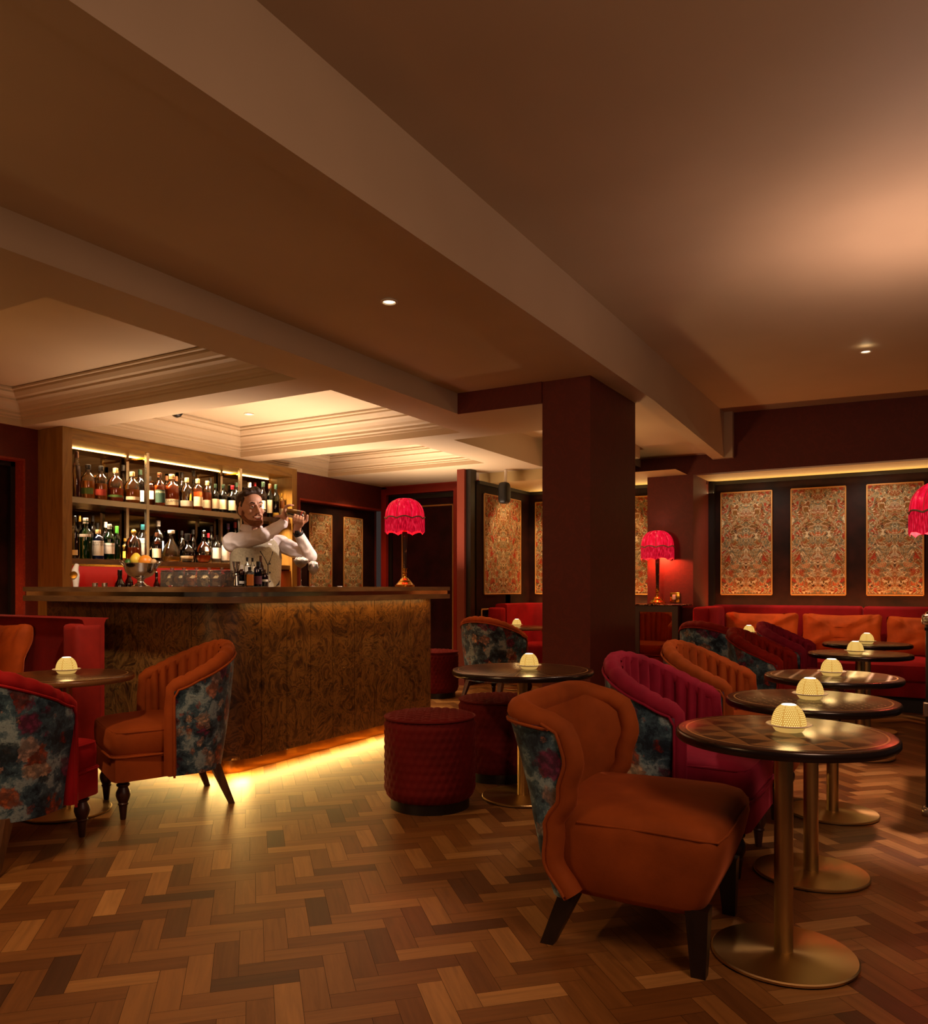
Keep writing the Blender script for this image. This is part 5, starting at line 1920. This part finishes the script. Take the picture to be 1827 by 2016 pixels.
# fruit bowl
FY = 3.54
bx, bd = on_y(277, FY)
K = bd / FPX
bw = thing('silver_fruit_bowl', 'silver footed bowl of citrus fruit on the counter', 'bowl', (bx, FY, CT))
bm = B()
lathe(bm, [(17 * K, 0), (17.5 * K, 1.5 * K), (12 * K, 4 * K), (7 * K, 8 * K), (6 * K, 13 * K), (9 * K, 16 * K), (22 * K, 22 * K), (29 * K, 31 * K), (31 * K, 42 * K), (32.5 * K, 46 * K), (31 * K, 46.5 * K),
           (28 * K, 40 * K), (24 * K, 28 * K), (0.001, 20 * K)], 36, caps=True)
obj('bowl', bm, M['steel'], bw, True, 60)
for sx in (-1, 1):
    bm = B()
    c0, s0 = math.cos(TH), math.sin(TH)
    pts = [(31, 40), (38, 46), (41, 50), (37, 49), (34, 45), (30, 36)]
    tube(bm, [(sx * a * K * c0, sx * a * K * s0, b_ * K) for a, b_ in pts], 2.2 * K, 8)
    obj('handle', bm, M['steel'], bw, True, 70)


def fruit(name, lab, col, off, up, r, tip=False):
    t_ = NT(name + '_peel')
    v_ = t_.coord()
    n_ = t_.noise(v_, 400, 2)
    t_.set(Base_Color=lin(col), Roughness=0.4)
    t_.bump(n_.outputs[0], 0.25, 0.002)
    bm = B()
    superq(bm, (0, 0, 0), (r * K, r * K, r * K * 0.98), 1, 1, 14, 20, None,
           (lambda p: Vector((p.x, p.y, p.z * (1.0 + (0.35 * (p.z / (r * K)) ** 4 if p.z > 0 else 0))))) if tip else None)
    o = obj(name, bm, t_.m)
    o.location = (bx + off * K * math.cos(TH), FY + off * K * math.sin(TH) - 0.0, CT + up * K)
    tag(o, lab, 'fruit', 'fruit in the silver bowl')
    return o


fruit('lemon', 'yellow lemon in the silver fruit bowl', '#d6b43a', -9, 53, 11, True)
fruit('orange', 'orange in the silver fruit bowl, in front of the lemon', '#cf7c1c', 9, 50, 13)
fruit('lime', 'small green lime at the bowl rim', '#2f5a1c', -24, 48, 7)
fruit('shallot', 'small pale brown bulb at the bowl rim by the orange', '#b08a5a', 25, 49, 6)

# garnish jars with dried fruit slices
GJ = 'clear garnish boxes on the counter'
t = NT('dried_slice'); t.set(Base_Color=lin('#a8743a'), Roughness=0.6); M['slice_dark'] = t.m
M['slice_orange'] = plain('dried_orange_slice', '#e08a30', 0.6)
M['slice_pale'] = plain('dried_pale_slice', '#dcc694', 0.6)
M['slice_rind'] = plain('dried_rind', '#ecd6a6', 0.6)
rj = random.Random(5)
for k, (x0, x1, kind, desc) in enumerate(((328, 350, 'slice_pale', 'clear garnish box of pale dried peel, nearest the fruit bowl'), (351, 374, 'slice_dark', 'clear garnish box of dark dried lime wheels'),
                                          (375, 399, 'slice_orange', 'clear garnish box of dried orange wheels'), (400, 424, 'slice_rind', 'clear garnish box of pale rind rings'),
                                          (425, 449, 'slice_dark', 'clear garnish box of dark dried wheels beside the jigger'))):
    Y0 = 3.60
    xa, da = on_y(x0 + 0.6, Y0)
    xb, db = on_y(x1 - 0.6, Y0)
    kk = da / FPX
    hj = 37 * kk
    j = thing('garnish_box', desc, 'jar', ((xa + xb) / 2, Y0, CT), 0, GJ)
    w2 = (xb - xa) / 2
    bm = B(); box(bm, -w2, w2, -0.055, 0.055, 0.0, hj * 0.80, 0.006, 2)
    obj('box', bm, M['g_acrylic'], j, True, 40)
    bm = B(); box(bm, -w2 * 0.98, w2 * 0.98, -0.056, 0.056, hj * 0.81, hj * 0.88, 0.004, 1); lathe(bm, [(0.012, hj * 0.88), (0.009, hj * 0.92), (0.013, hj * 0.98), (0.002, hj)], 10)
    obj('lid', bm, M['g_acrylic'], j, True, 40)
    bm = B()
    for q in range(26):
        a_, b_, c_ = rj.uniform(-0.6, 0.6) * w2, rj.uniform(-0.038, 0.038), rj.uniform(0.10, 0.62) * hj
        rr = rj.uniform(0.014, 0.026)
        rot = Euler((rj.uniform(0, PI), rj.uniform(0, PI), rj.uniform(0, PI))).to_matrix()
        rings = []
        for r_, z_ in ((rr, -0.0015), (rr, 0.0015), (rr * 0.78, 0.0018), (rr * 0.76, 0.0006), (0.001, 0.0006)) if kind != 'slice_rind' else ((rr, -0.003), (rr, 0.003), (rr * 0.82, 0.003), (rr * 0.82, -0.003)):
            rings.append([Vector((max(-w2 + 0.003, min(w2 - 0.003, p.x + a_)), max(-0.05, min(0.05, p.y + b_)), min(hj * 0.78, max(0.006, p.z + c_)))) for p in
                          (rot @ Vector((r_ * math.cos(2 * PI * i / 14), r_ * math.sin(2 * PI * i / 14), z_)) for i in range(14))])
        loft(bm, rings, True, kind != 'slice_rind')
    s_ = obj('dried_slices', bm, M[kind], j, True, 30)
    s_['kind'] = 'stuff'

# jigger, tray, steel cups, beer tap, iced glasses, coaster
Y, d = on_x(461, -3.92)
k = d / FPX
jg = thing('jigger', 'tall polished steel double jigger beside the bitters', 'jigger', (-3.90, Y, CT + 0.008))
bm = B(); lathe(bm, [(7.5 * k, 0), (5.5 * k, 14 * k), (4.2 * k, 22 * k), (4.8 * k, 29 * k), (8 * k, 47 * k), (7.5 * k, 47 * k), (4.0 * k, 29 * k), (0.001, 26 * k)], 28)
obj('body', bm, M['steel'], jg, True, 50)
bm = B(); lathe(bm, [(4.6 * k, 21 * k), (5.0 * k, 22 * k), (4.6 * k, 23 * k)], 24, caps=False); obj('waist_ring', bm, M['chrome'], jg)
tr = thing('bar_tray', 'low round steel tray under the jigger', 'tray', (-3.90, Y, CT))
bm = B(); lathe(bm, [(0.055, 0), (0.062, 0.002), (0.064, 0.008), (0.060, 0.008), (0.001, 0.006)], 36); obj('dish', bm, M['steel'], tr)
bm = B(); tube(bm, [(0.064 * math.cos(2 * PI * i / 36), 0.064 * math.sin(2 * PI * i / 36), 0.007) for i in range(36)], 0.002, 6, closed=True); obj('rim', bm, M['chrome'], tr)
for px, desc in ((187, 'small steel cup on the counter next to the beer tap'), (206, 'small steel cup on the counter next to the dark bottle')):
    x_, d_ = on_y(px, 3.62)
    c_ = thing('steel_cup', desc, 'cup', (x_, 3.62, CT), 0, 'small steel cups')
    bm = B(); lathe(bm, [(0.017, 0), (0.019, 0.002), (0.020, 0.026), (0.018, 0.026), (0.016, 0.004), (0.001, 0.004)], 20); obj('cup', bm, M['steel'], c_)
    bm = B(); tube(bm, [(0.0195 * math.cos(2 * PI * i / 20), 0.0195 * math.sin(2 * PI * i / 20), 0.026) for i in range(20)], 0.0014, 6, closed=True); obj('rim', bm, M['chrome'], c_)
x_, d_ = on_y(149, 3.42)
bt = thing('beer_tap', 'curved steel beer tap with round gold badge at the walnut post', 'beer tap', (x_, 3.42, CT))
k = d_ / FPX
bm = B(); tube(bm, [(0, 0, 0), (0.002, 0, 10 * k), (-0.004, 0, 22 * k), (-0.02, 0.01, 33 * k), (-0.03, 0.03, 44 * k)], [5 * k, 6 * k, 8 * k, 6 * k, 4 * k], 16)
obj('tower', bm, M['white_plastic'], bt)
bm = B(); lathe(bm, [(7.0 * k, 0), (7.0 * k, 2 * k), (0.001, 2.4 * k)], 24)
bg = obj('badge', bm, M['bright_brass'], bt); bg.location = (0.012, -0.022, 23 * k); bg.rotation_euler = (math.radians(78), 0, math.radians(38))


def ice_glass(desc, px, top, w, stem_top, X, kind):
    Y, d = on_x(px, X)
    k = d / FPX
    h = (1155 - top) * k
    hs = (1155 - stem_top) * k
    R_ = w / 2 * k
    o = thing('cocktail_glass', desc, 'glass', (X, Y, CT), 0, 'glasses heaped with crushed ice')
    if kind == 'coupe':
        bowl = [(0.0035, hs), (R_ * 0.30, hs + (h - hs) * 0.10), (R_ * 0.72, hs + (h - hs) * 0.38), (R_ * 0.97, hs + (h - hs) * 0.75), (R_, hs + (h - hs) * 0.86)]
        fill = [(0.003, hs + 0.003), (R_ * 0.28, hs + (h - hs) * 0.13), (R_ * 0.70, hs + (h - hs) * 0.40), (R_ * 0.94, hs + (h - hs) * 0.76), (R_ * 0.95, hs + (h - hs) * 0.88), (R_ * 0.75, h * 1.0), (R_ * 0.4, h * 1.03), (0.001, h * 1.035)]
    else:
        bowl = [(0.0035, hs), (R_ * 0.5, hs + (h - hs) * 0.12), (R_ * 0.95, hs + (h - hs) * 0.42), (R_, hs + (h - hs) * 0.6), (R_ * 0.9, hs + (h - hs) * 0.88)]
        fill = [(0.003, hs + 0.003), (R_ * 0.48, hs + (h - hs) * 0.14), (R_ * 0.92, hs + (h - hs) * 0.43), (R_ * 0.96, hs + (h - hs) * 0.6), (R_ * 0.86, hs + (h - hs) * 0.9), (R_ * 0.6, h * 1.0), (0.001, h * 1.03)]
    bm = B(); lathe(bm, bowl, 32, caps=False); obj('bowl', bm, M['g_clear'], o, True, 60, False)
    bm = B(); lathe(bm, [(0.0032, hs), (0.0028, hs * 0.5), (0.0036, 0.012), (0.012, 0.004)], 12, caps=False); obj('stem', bm, M['g_clear'], o, True, 60, False)
    bm = B(); lathe(bm, [(0.012, 0.004), (R_ * 0.86, 0.0018), (R_ * 0.88, 0.0006), (R_ * 0.86, 0.0), (0.001, 0.0)], 32); obj('foot', bm, M['g_clear'], o, True, 60)
    bm = B()
    fine = []
    for (r0, z0), (r1, z1) in zip(fill, fill[1:]):
        for q in range(5):
            fine.append((r0 + (r1 - r0) * q / 5, z0 + (z1 - z0) * q / 5))
    fine.append(fill[-1])
    lathe(bm, fine, 40)
    for v_ in bm.verts:
        n_ = noise.noise(v_.co * 170) * 0.0035 + noise.noise(v_.co * 420) * 0.0018
        ax = Vector((v_.co.x, v_.co.y, 0))
        if v_.co.z > h * 0.93:
            v_.co.z += n_ * 3.4
        elif ax.length > 1e-4:
            v_.co += ax.normalized() * min(0, n_)
    ic = obj('crushed_ice', bm, M['ice'], o, True, 20)
    ic['kind'] = 'stuff'
    return o


ice_glass('wide coupe heaped with crushed ice on the counter', 592.5, 1100, 30, 1119, -3.74, 'coupe')
ice_glass('small round wine glass heaped with crushed ice on the counter', 616.5, 1107, 21, 1132, -3.72, 'wine')
Y, d = on_x(669, -3.70)
o_ = thing('paper_coaster', 'small white coaster lying flat on the counter', 'coaster', (-3.70, Y, CT))
bm = B(); lathe(bm, [(0.012, 0), (0.018, 0.0005), (0.018, 0.004), (0.001, 0.005)], 24); obj('disc', bm, M['white_plastic'], o_)
bm = B(); lathe(bm, [(0.016, 0.0043), (0.017, 0.0046), (0.015, 0.0048)], 24, caps=False); obj('rim', bm, M['porcelain'], o_)


# ------------------------------------------------------------------ the bartender
# local axes: x = towards the free end of the counter, y = away from the counter, z = up
def blob(name, prims, m, parent, voxel=0.004, smooth=4, post=None, mats=None):
    """one continuous surface grown round overlapping limbs"""
    bm = B()
    for p in prims:
        if p[0] == 'c':        # tapered limb
            a, b_ = Vector(p[1]), Vector(p[2])
            r0, r1 = p[3], p[4]
            t_ = (b_ - a)
            L_ = t_.length
            t_ = t_.normalized()
            u = t_.orthogonal().normalized()
            w = t_.cross(u)
            rings = []
            N_ = 14
            for k in range(1, 6):
                an = -PI / 2 + k * PI / 12
                rings.append((a + t_ * (r0 * math.sin(an)), r0 * math.cos(an)))
            for k in range(0, 6):
                an = k * PI / 12
                rings.append((b_ + t_ * (r1 * math.sin(an)), r1 * math.cos(an)))
            loft(bm, [[c + (u * math.cos(2 * PI * i / N_) + w * math.sin(2 * PI * i / N_)) * r_ for i in range(N_)] for c, r_ in rings])
        else:                  # ellipsoid
            superq(bm, p[1], p[2], 1, 1, 14, 20, p[3] if len(p) > 3 else None)
    bmesh.ops.recalc_face_normals(bm, faces=bm.faces)
    me = bpy.data.meshes.new('tmp')
    bm.to_mesh(me)
    bm.free()
    ob = bpy.data.objects.new('tmp', me)
    COL.objects.link(ob)
    md = ob.modifiers.new('r', 'REMESH')
    md.mode = 'VOXEL'
    md.voxel_size = voxel
    if smooth:
        ms_ = ob.modifiers.new('s', 'SMOOTH')
        ms_.iterations = smooth
        ms_.factor = 0.5
    dg = bpy.context.evaluated_depsgraph_get()
    me2 = bpy.data.meshes.new_from_object(ob.evaluated_get(dg))
    bpy.data.objects.remove(ob)
    me2.name = name
    if post:
        for v_ in me2.vertices:
            v_.co = post(v_.co.copy())
    me2.materials.clear()
    me2.materials.append(m)
    o = link(name, me2, None, parent, True, 60)
    return o


DM = 5.75
ux = (505 - 913.5) / FPX
man_xy = (DM * (ux * math.cos(TH) - math.sin(TH)), DM * (ux * math.sin(TH) + math.cos(TH)))
man = thing('person', 'smiling bartender in white shirt and oatmeal waistcoat raising a shaker', 'person', (man_xy[0], man_xy[1], 0), TH)
V = Vector
# face frame
HC = V((-0.026, -0.05, 1.700))
fy = V((0.66, -0.75, 0.02)).normalized()               # where the face looks
up0 = V((-0.20, 0.06, 0.98))
fx = fy.cross(up0).normalized()                        # his own right
fz = fx.cross(fy).normalized()
HR = Matrix((fx, fy, fz)).transposed()                 # columns are the axes
HS = 1.04


def hp(x, y, z):
    return HC + HR @ V((x, y, z)) * HS


def he(c, r):
    return ('e', hp(*c), tuple(a * HS for a in r), HR)


def hc(a, b_, r0, r1):
    return ('c', hp(*a), hp(*b_), r0 * HS, r1 * HS)


# joints
NECK = V((-0.012, -0.01, 1.530))
RS, RE, RW = V((-0.145, -0.09, 1.462)), V((0.108, -0.215, 1.505)), V((0.222, -0.085, 1.604))
LS, LE, LW = V((0.150, 0.10, 1.462)), V((0.375, 0.03, 1.372)), V((0.308, -0.085, 1.545))
HIPR, HIPL = V((-0.085, -0.03, 0.93)), V((0.075, 0.05, 0.93))
FF = V((0.64, -0.77, 0))
LAT = V((0.77, 0.64, 0))

prims = [
    # head
    he((0, -0.015, 0.035), (0.075, 0.092, 0.084)), he((0, 0.030, -0.040), (0.060, 0.060, 0.076)), he((0, 0.060, -0.100), (0.027, 0.024, 0.021)),
    hc((0.052, -0.005, -0.045), (0.020, 0.055, -0.098), 0.021, 0.020), hc((-0.052, -0.005, -0.045), (-0.020, 0.055, -0.098), 0.021, 0.020),
    he((0, 0.050, 0.055), (0.060, 0.040, 0.045)),
    hc((0, 0.086, 0.018), (0, 0.108, -0.026), 0.0085, 0.0125), he((0.012, 0.094, -0.030), (0.009, 0.011, 0.008)), he((-0.012, 0.094, -0.030), (0.009, 0.011, 0.008)),
    hc((-0.042, 0.073, 0.032), (-0.012, 0.084, 0.031), 0.013, 0.013), hc((0.042, 0.073, 0.032), (0.012, 0.084, 0.031), 0.013, 0.013),
    he((0.040, 0.064, -0.022), (0.023, 0.022, 0.020)), he((-0.040, 0.064, -0.022), (0.023, 0.022, 0.020)),
    he((0.077, -0.012, -0.006), (0.010, 0.020, 0.032)), he((-0.077, -0.012, -0.006), (0.010, 0.020, 0.032)),
    hc((0.022, 0.082, -0.056), (-0.022, 0.082, -0.056), 0.010, 0.010), hc((0.018, 0.080, -0.076), (-0.018, 0.080, -0.076), 0.010, 0.010),
    # neck and trunk
    ('c', hp(0, -0.02, -0.06), NECK, 0.056, 0.060), ('c', NECK, V((-0.005, 0.0, 1.40)), 0.065, 0.10),
    ('c', V((-0.085, -0.05, 1.43)), V((0.09, 0.06, 1.43)), 0.065, 0.065), ('c', V((-0.06, -0.04, 1.25)), V((0.06, 0.04, 1.25)), 0.085, 0.085),
    ('c', V((-0.06, -0.04, 1.02)), V((0.06, 0.04, 1.02)), 0.085, 0.085), ('c', V((0, 0, 1.4)), V((0, 0, 0.98)), 0.09, 0.09),
    # arms
    ('c', V((-0.09, -0.055, 1.45)), RS, 0.055, 0.050), ('c', RS, RE, 0.045, 0.036), ('c', RE, RW, 0.036, 0.025),
    ('c', V((0.09, 0.06, 1.45)), LS, 0.055, 0.050), ('c', LS, LE, 0.045, 0.036), ('c', LE, LW, 0.036, 0.026),
    # legs
    ('c', HIPR, V((-0.10, -0.05, 0.50)), 0.075, 0.052), ('c', V((-0.10, -0.05, 0.50)), V((-0.11, -0.02, 0.08)), 0.052, 0.036),
    ('c', HIPL, V((0.10, 0.06, 0.50)), 0.075, 0.052), ('c', V((0.10, 0.06, 0.50)), V((0.11, 0.09, 0.08)), 0.052, 0.036),
]
# shaker: axis from its cap end to its base end
SA, SB = V((0.252, -0.140, 1.668)), V((0.372, -0.150, 1.640))
sd = (SB - SA).normalized()
# right hand: back of the hand up, fingers laid over the cap end
PR = V((0.222, -0.105, 1.644))
prims += [('c', RW, PR, 0.025, 0.028), ('e', PR + V((0.004, 0, 0.008)), (0.022, 0.036, 0.034))]
for i, (yy_, ln) in enumerate(((-0.142, 0.9), (-0.121, 1.0), (-0.099, 1.04), (-0.077, 0.85))):
    k0 = V((0.226 - 0.003 * i, yy_ + 0.008, 1.672))
    k1 = V((0.236 - 0.004 * i, yy_, 1.704 + 0.004 * i))
    k2 = V((0.236 + 0.024 * ln, yy_, 1.716 + 0.004 * i))
    k3 = V((0.236 + 0.045 * ln, yy_, 1.717 + 0.003 * i))
    prims += [('c', k0, k1, 0.0105, 0.0098), ('c', k1, k2, 0.0095, 0.0088), ('c', k2, k3, 0.0085, 0.0075)]
prims += [('c', PR + V((-0.010, -0.025, 0.0)), V((0.196, -0.150, 1.642)), 0.013, 0.011), ('c', V((0.196, -0.150, 1.642)), V((0.172, -0.158, 1.640)), 0.0105, 0.0085)]
# left hand: cradles the base from below, fingers coming up the near side
PL = V((0.326, -0.125, 1.592))
prims += [('c', LW, PL, 0.026, 0.028), ('e', PL + V((0.005, -0.002, 0.005)), (0.036, 0.024, 0.036))]
for i, x_ in enumerate((0.298, 0.318, 0.338, 0.357)):
    k0 = V((x_ + 0.004, -0.148, 1.596 - 0.002 * i))
    k1 = V((x_ + 0.008, -0.182, 1.612 - 0.004 * i))
    k2 = V((x_ + 0.013, -0.194, 1.630 - 0.005 * i))
    k3 = V((x_ + 0.017, -0.191, 1.648 - 0.006 * i))
    prims += [('c', k0, k1, 0.0105, 0.010), ('c', k1, k2, 0.0098, 0.0088), ('c', k2, k3, 0.0085, 0.0075)]
prims += [('c', PL + V((0.02, 0.012, 0.0)), V((0.384, -0.120, 1.614)), 0.013, 0.011), ('c', V((0.384, -0.120, 1.614)), V((0.394, -0.150, 1.646)), 0.0105, 0.0088)]
body = blob('body', prims, M['skin'], man, 0.0042, 3)

# eyes, brows, teeth
for sx in (1, -1):
    bm = B(); superq(bm, hp(sx * 0.031, 0.0735, 0.011), (0.0120,) * 3, 1, 1, 10, 14)
    e_ = obj('eye', bm, M['eye_white'], man)
    bm = B(); superq(bm, hp(sx * 0.031, 0.0825, 0.011), (0.0066, 0.0056, 0.0066), 1, 1, 8, 10)
    obj('iris', bm, M['black'], e_)
    bm = B(); tube(bm, [hp(sx * 0.016, 0.0945, 0.032), hp(sx * 0.032, 0.091, 0.039), hp(sx * 0.050, 0.077, 0.034)], [0.0042, 0.0045, 0.0028], 8)
    obj('eyebrow', bm, M['hair'], man)
    bm = B(); tube(bm, [hp(sx * 0.018, 0.0815, 0.0165), hp(sx * 0.031, 0.0862, 0.0192), hp(sx * 0.045, 0.0765, 0.0150)], 0.0045, 8)
    obj('eyelid', bm, M['skin'], man)
bm = B(); tube(bm, [hp(0.022, 0.0815, -0.063), hp(0.011, 0.0895, -0.0665), hp(-0.011, 0.0895, -0.0665), hp(-0.022, 0.0815, -0.063)], [0.0025, 0.005, 0.005, 0.0025], 8)
obj('teeth', bm, M['teeth'], man)
bm = B(); tube(bm, [hp(0.027, 0.082, -0.058), hp(0.012, 0.0925, -0.0765), hp(-0.012, 0.0925, -0.0765), hp(-0.027, 0.082, -0.058)], [0.003, 0.005, 0.005, 0.003], 8)
obj('lips', bm, M['lips'], man)
# beard: jaw, chin, moustache, sideburns
bp = [he((0, 0.058, -0.105), (0.031, 0.027, 0.025))]
for sx in (1, -1):
    bp += [hc((sx * 0.062, -0.002, -0.048), (sx * 0.030, 0.052, -0.098), 0.0165, 0.0205), hc((sx * 0.068, -0.002, 0.008), (sx * 0.060, 0.0, -0.05), 0.006, 0.013),
           hc((sx * 0.052, 0.026, -0.068), (sx * 0.030, 0.064, -0.094), 0.013, 0.014), hc((sx * 0.008, 0.0945, -0.0445), (sx * 0.030, 0.080, -0.058), 0.0065, 0.0065)]
bp += [hc((0.022, 0.078, -0.096), (-0.022, 0.078, -0.096), 0.012, 0.012)]
blob('beard', bp, M['beard'], man, 0.004, 3, lambda c: c + V((noise.noise(c * 160), noise.noise(c * 170 + V((5, 0, 0))), noise.noise(c * 150))) * 0.002)
hpz = [he((0, -0.034, 0.055), (0.079, 0.086, 0.080)), he((0, -0.055, 0.0), (0.074, 0.060, 0.07)), hc((0.044, 0.040, 0.108), (-0.040, 0.044, 0.114), 0.022, 0.028),
       hc((0.030, 0.016, 0.124), (-0.032, 0.028, 0.128), 0.022, 0.025), hc((0.064, 0.022, 0.065), (0.069, 0.006, 0.025), 0.013, 0.009), hc((-0.064, 0.022, 0.065), (-0.069, 0.006, 0.025), 0.013, 0.009)]
blob('hair', hpz, M['hair'], man, 0.004, 3, lambda c: c + (c - HC).normalized() * 0.0035 * math.sin(95 * (c.x * 0.6 + c.y * 0.9) + 3 * noise.noise(c * 30)))


def crease(c):
    n_ = 0.011 * math.sin(62 * (c.x * 0.4 + c.z * 1.0 - c.y * 0.3) + 5 * noise.noise(c * 14)) * (0.5 + 0.5 * noise.noise(c * 9)) + 0.004 * noise.noise(c * 22)
    return c + V((0, -1, 0.3)) * n_


# shirt: sleeves, shoulders, collar
sp_ = [('c', V((-0.06, -0.05, 1.455)), RS, 0.072, 0.072), ('c', RS, RS.lerp(RE, 0.5) + V((0, 0, -0.004)), 0.070, 0.058), ('c', RS.lerp(RE, 0.5) + V((0, 0, -0.004)), RE, 0.058, 0.054), ('c', RE, RE.lerp(RW, 0.86), 0.053, 0.036),
       ('c', RE.lerp(RW, 0.78), RE.lerp(RW, 0.90), 0.038, 0.036),
       ('c', V((0.06, 0.05, 1.455)), LS, 0.070, 0.068), ('c', LS, LS.lerp(LE, 0.5) + V((0, 0, -0.006)), 0.066, 0.057), ('c', LS.lerp(LE, 0.5) + V((0, 0, -0.006)), LE, 0.057, 0.054), ('c', LE, LE.lerp(LW, 0.78), 0.054, 0.037),
       ('c', NECK + V((0.0, 0, -0.035)), V((0, 0, 1.36)), 0.080, 0.115), ('c', V((-0.02, -0.02, 1.42)), V((0.03, 0.02, 1.42)), 0.115, 0.115)]
blob('shirt', sp_, M['shirt'], man, 0.005, 5, crease)
bm = B()
ctr, rx = hp(0, -0.016, -0.125), 0.072
rows = []
for j, (dz, k) in enumerate(((-0.030, 1.10), (0.0, 1.0), (0.022, 0.97), (0.018, 1.04), (-0.020, 1.22))):
    row = []
    for i in range(29):
        a = math.radians(28) + (2 * PI - math.radians(56)) * i / 28
        d_ = fy * math.cos(a) + fx * math.sin(a)
        drop = -0.028 * max(0, math.cos(a)) if j > 2 else -0.012 * max(0, math.cos(a))
        row.append(ctr + V((d_.x, d_.y, 0)) * rx * k + V((0, 0, dz + drop)))
    rows.append(row)
loft(bm, rows, False, False)
obj('collar', bm, M['shirt'], man, True, 60)
# waistcoat
rings = []
for z, a_, b_, ox in ((0.90, 0.185, 0.125, 0), (1.02, 0.178, 0.122, 0), (1.14, 0.176, 0.122, 0), (1.26, 0.182, 0.128, 0), (1.36, 0.186, 0.132, 0), (1.42, 0.178, 0.128, 0), (1.47, 0.150, 0.112, 0), (1.51, 0.105, 0.092, 0), (1.525, 0.080, 0.078, 0)):
    ring = []
    for i in range(64):
        an = 2 * PI * i / 64
        c_, s_ = math.copysign(abs(math.cos(an)) ** 0.85, math.cos(an)), math.copysign(abs(math.sin(an)) ** 0.85, math.sin(an))
        p = V((-0.004, 0.0, z)) + LAT * (a_ * c_) + FF * (b_ * s_ * (1.0 if s_ > 0 else 0.85))
        ring.append(p)
    rings.append(ring)
bm = B(); loft(bm, rings, True, False)
vest = obj('waistcoat', bm, M['vest'], man, True, 60)


def on_vest(l, z):
    a_, b_ = 0.180, 0.127
    s_ = math.sqrt(max(0, 1 - (abs(l) / a_) ** 2.3))
    return V((-0.004, 0, z)) + LAT * l + FF * (b_ * s_ + 0.003)


bm = B(); tube(bm, [on_vest(0.030, z) for z in (0.92, 1.0, 1.1, 1.2, 1.30)] + [on_vest(0.006, 1.345), on_vest(-0.03, 1.40)], 0.0034, 6)
obj('front_edge', bm, M['navy'], vest)
bm = B(); tube(bm, [on_vest(0.030, 1.30), on_vest(0.050, 1.345), on_vest(0.07, 1.40)], 0.0034, 6)
obj('front_edge', bm, M['navy'], vest)
for z in (0.98, 1.055, 1.13, 1.187, 1.25, 1.312):
    bm = B(); superq(bm, on_vest(0.046, z), (0.006, 0.006, 0.007), 1, 1, 8, 10)
    obj('button', bm, M['navy'], vest)
bm = B()
pp = [on_vest(0.092, 1.150), on_vest(0.135, 1.165), on_vest(0.142, 1.20), on_vest(0.118, 1.172)]
bm.faces.new([bm.verts.new(p + FF * 0.003) for p in pp])
obj('pocket_square', bm, M['navy'], vest, False)
bm = B(); tube(bm, [hp(0, -0.016, -0.145) + V((fx * math.sin(a) + fy * math.cos(a)).to_tuple()) * 0.098 + V((0, 0, -0.020 - 0.015 * max(0, math.cos(a)))) for a in [math.radians(50 + 260 * i / 20) for i in range(21)]], 0.014, 8)
obj('waistcoat_yoke', bm, M['navy'], vest)
# trousers, shoes (behind the counter)
tp = [('c', HIPR, V((-0.10, -0.05, 0.50)), 0.098, 0.075), ('c', V((-0.10, -0.05, 0.50)), V((-0.11, -0.02, 0.10)), 0.075, 0.060),
      ('c', HIPL, V((0.10, 0.06, 0.50)), 0.098, 0.075), ('c', V((0.10, 0.06, 0.50)), V((0.11, 0.09, 0.10)), 0.075, 0.060), ('c', V((-0.06, -0.03, 0.95)), V((0.06, 0.04, 0.95)), 0.105, 0.105)]
blob('trousers', tp, M['navy'], man, 0.008, 4)
for x_, y_ in ((-0.11, -0.02), (0.11, 0.09)):
    bm = B(); superq(bm, (x_ + FF.x * 0.06, y_ + FF.y * 0.06, 0.045), (0.045, 0.13, 0.045), 0.6, 0.8, 10, 20, Matrix.Rotation(math.atan2(FF.y, FF.x) - PI / 2, 3, 'Z'))
    obj('shoe', bm, M['black'], man)
# watch
wd_ = (LW - LE).normalized()
wc = LE.lerp(LW, 0.90)
u_ = wd_.orthogonal().normalized()
w_ = wd_.cross(u_)
bm = B()
loft(bm, [[wc + wd_ * dz + (u_ * math.cos(2 * PI * i / 28) + w_ * math.sin(2 * PI * i / 28)) * rr for i in range(28)] for dz, rr in ((-0.013, 0.033), (-0.011, 0.036), (0.011, 0.036), (0.013, 0.033))], True, False)
wt = obj('wrist_watch', bm, M['black'], man, True, 60)
bm = B(); superq(bm, wc + V((0.0, -0.036, 0.0)), (0.019, 0.008, 0.018), 0.6, 0.8, 10, 16)
obj('watch_case', bm, M['black_metal'], wt)

# the shaker he holds
shk = thing('cocktail_shaker', 'steel cocktail shaker with red band held up in both hands', 'shaker', man.location, TH)
u_ = sd.orthogonal().normalized()
w_ = sd.cross(u_)
Ls = (SB - SA).length


def turned(prof, n_=28):
    return [[SA + sd * (s_ * Ls) + (u_ * math.cos(2 * PI * i / n_) + w_ * math.sin(2 * PI * i / n_)) * r_ for i in range(n_)] for s_, r_ in prof]


bm = B(); loft(bm, turned([(-0.06, 0.004), (-0.05, 0.020), (0.0, 0.027), (0.10, 0.030), (0.55, 0.0335), (0.60, 0.035)])); obj('tin', bm, M['bright_brass'] if False else plain('champagne_steel', '#b8a27c', 0.16, 1.0), shk, True, 50)
bm = B(); loft(bm, turned([(0.60, 0.0345), (0.95, 0.0335), (1.02, 0.030), (1.03, 0.004)])); obj('cup', bm, M['steel'], shk, True, 50)
bm = B(); loft(bm, turned([(0.86, 0.0350), (0.90, 0.0352)])); obj('band', bm, plain('red_band', '#b0201a', 0.4), shk, True, 50)
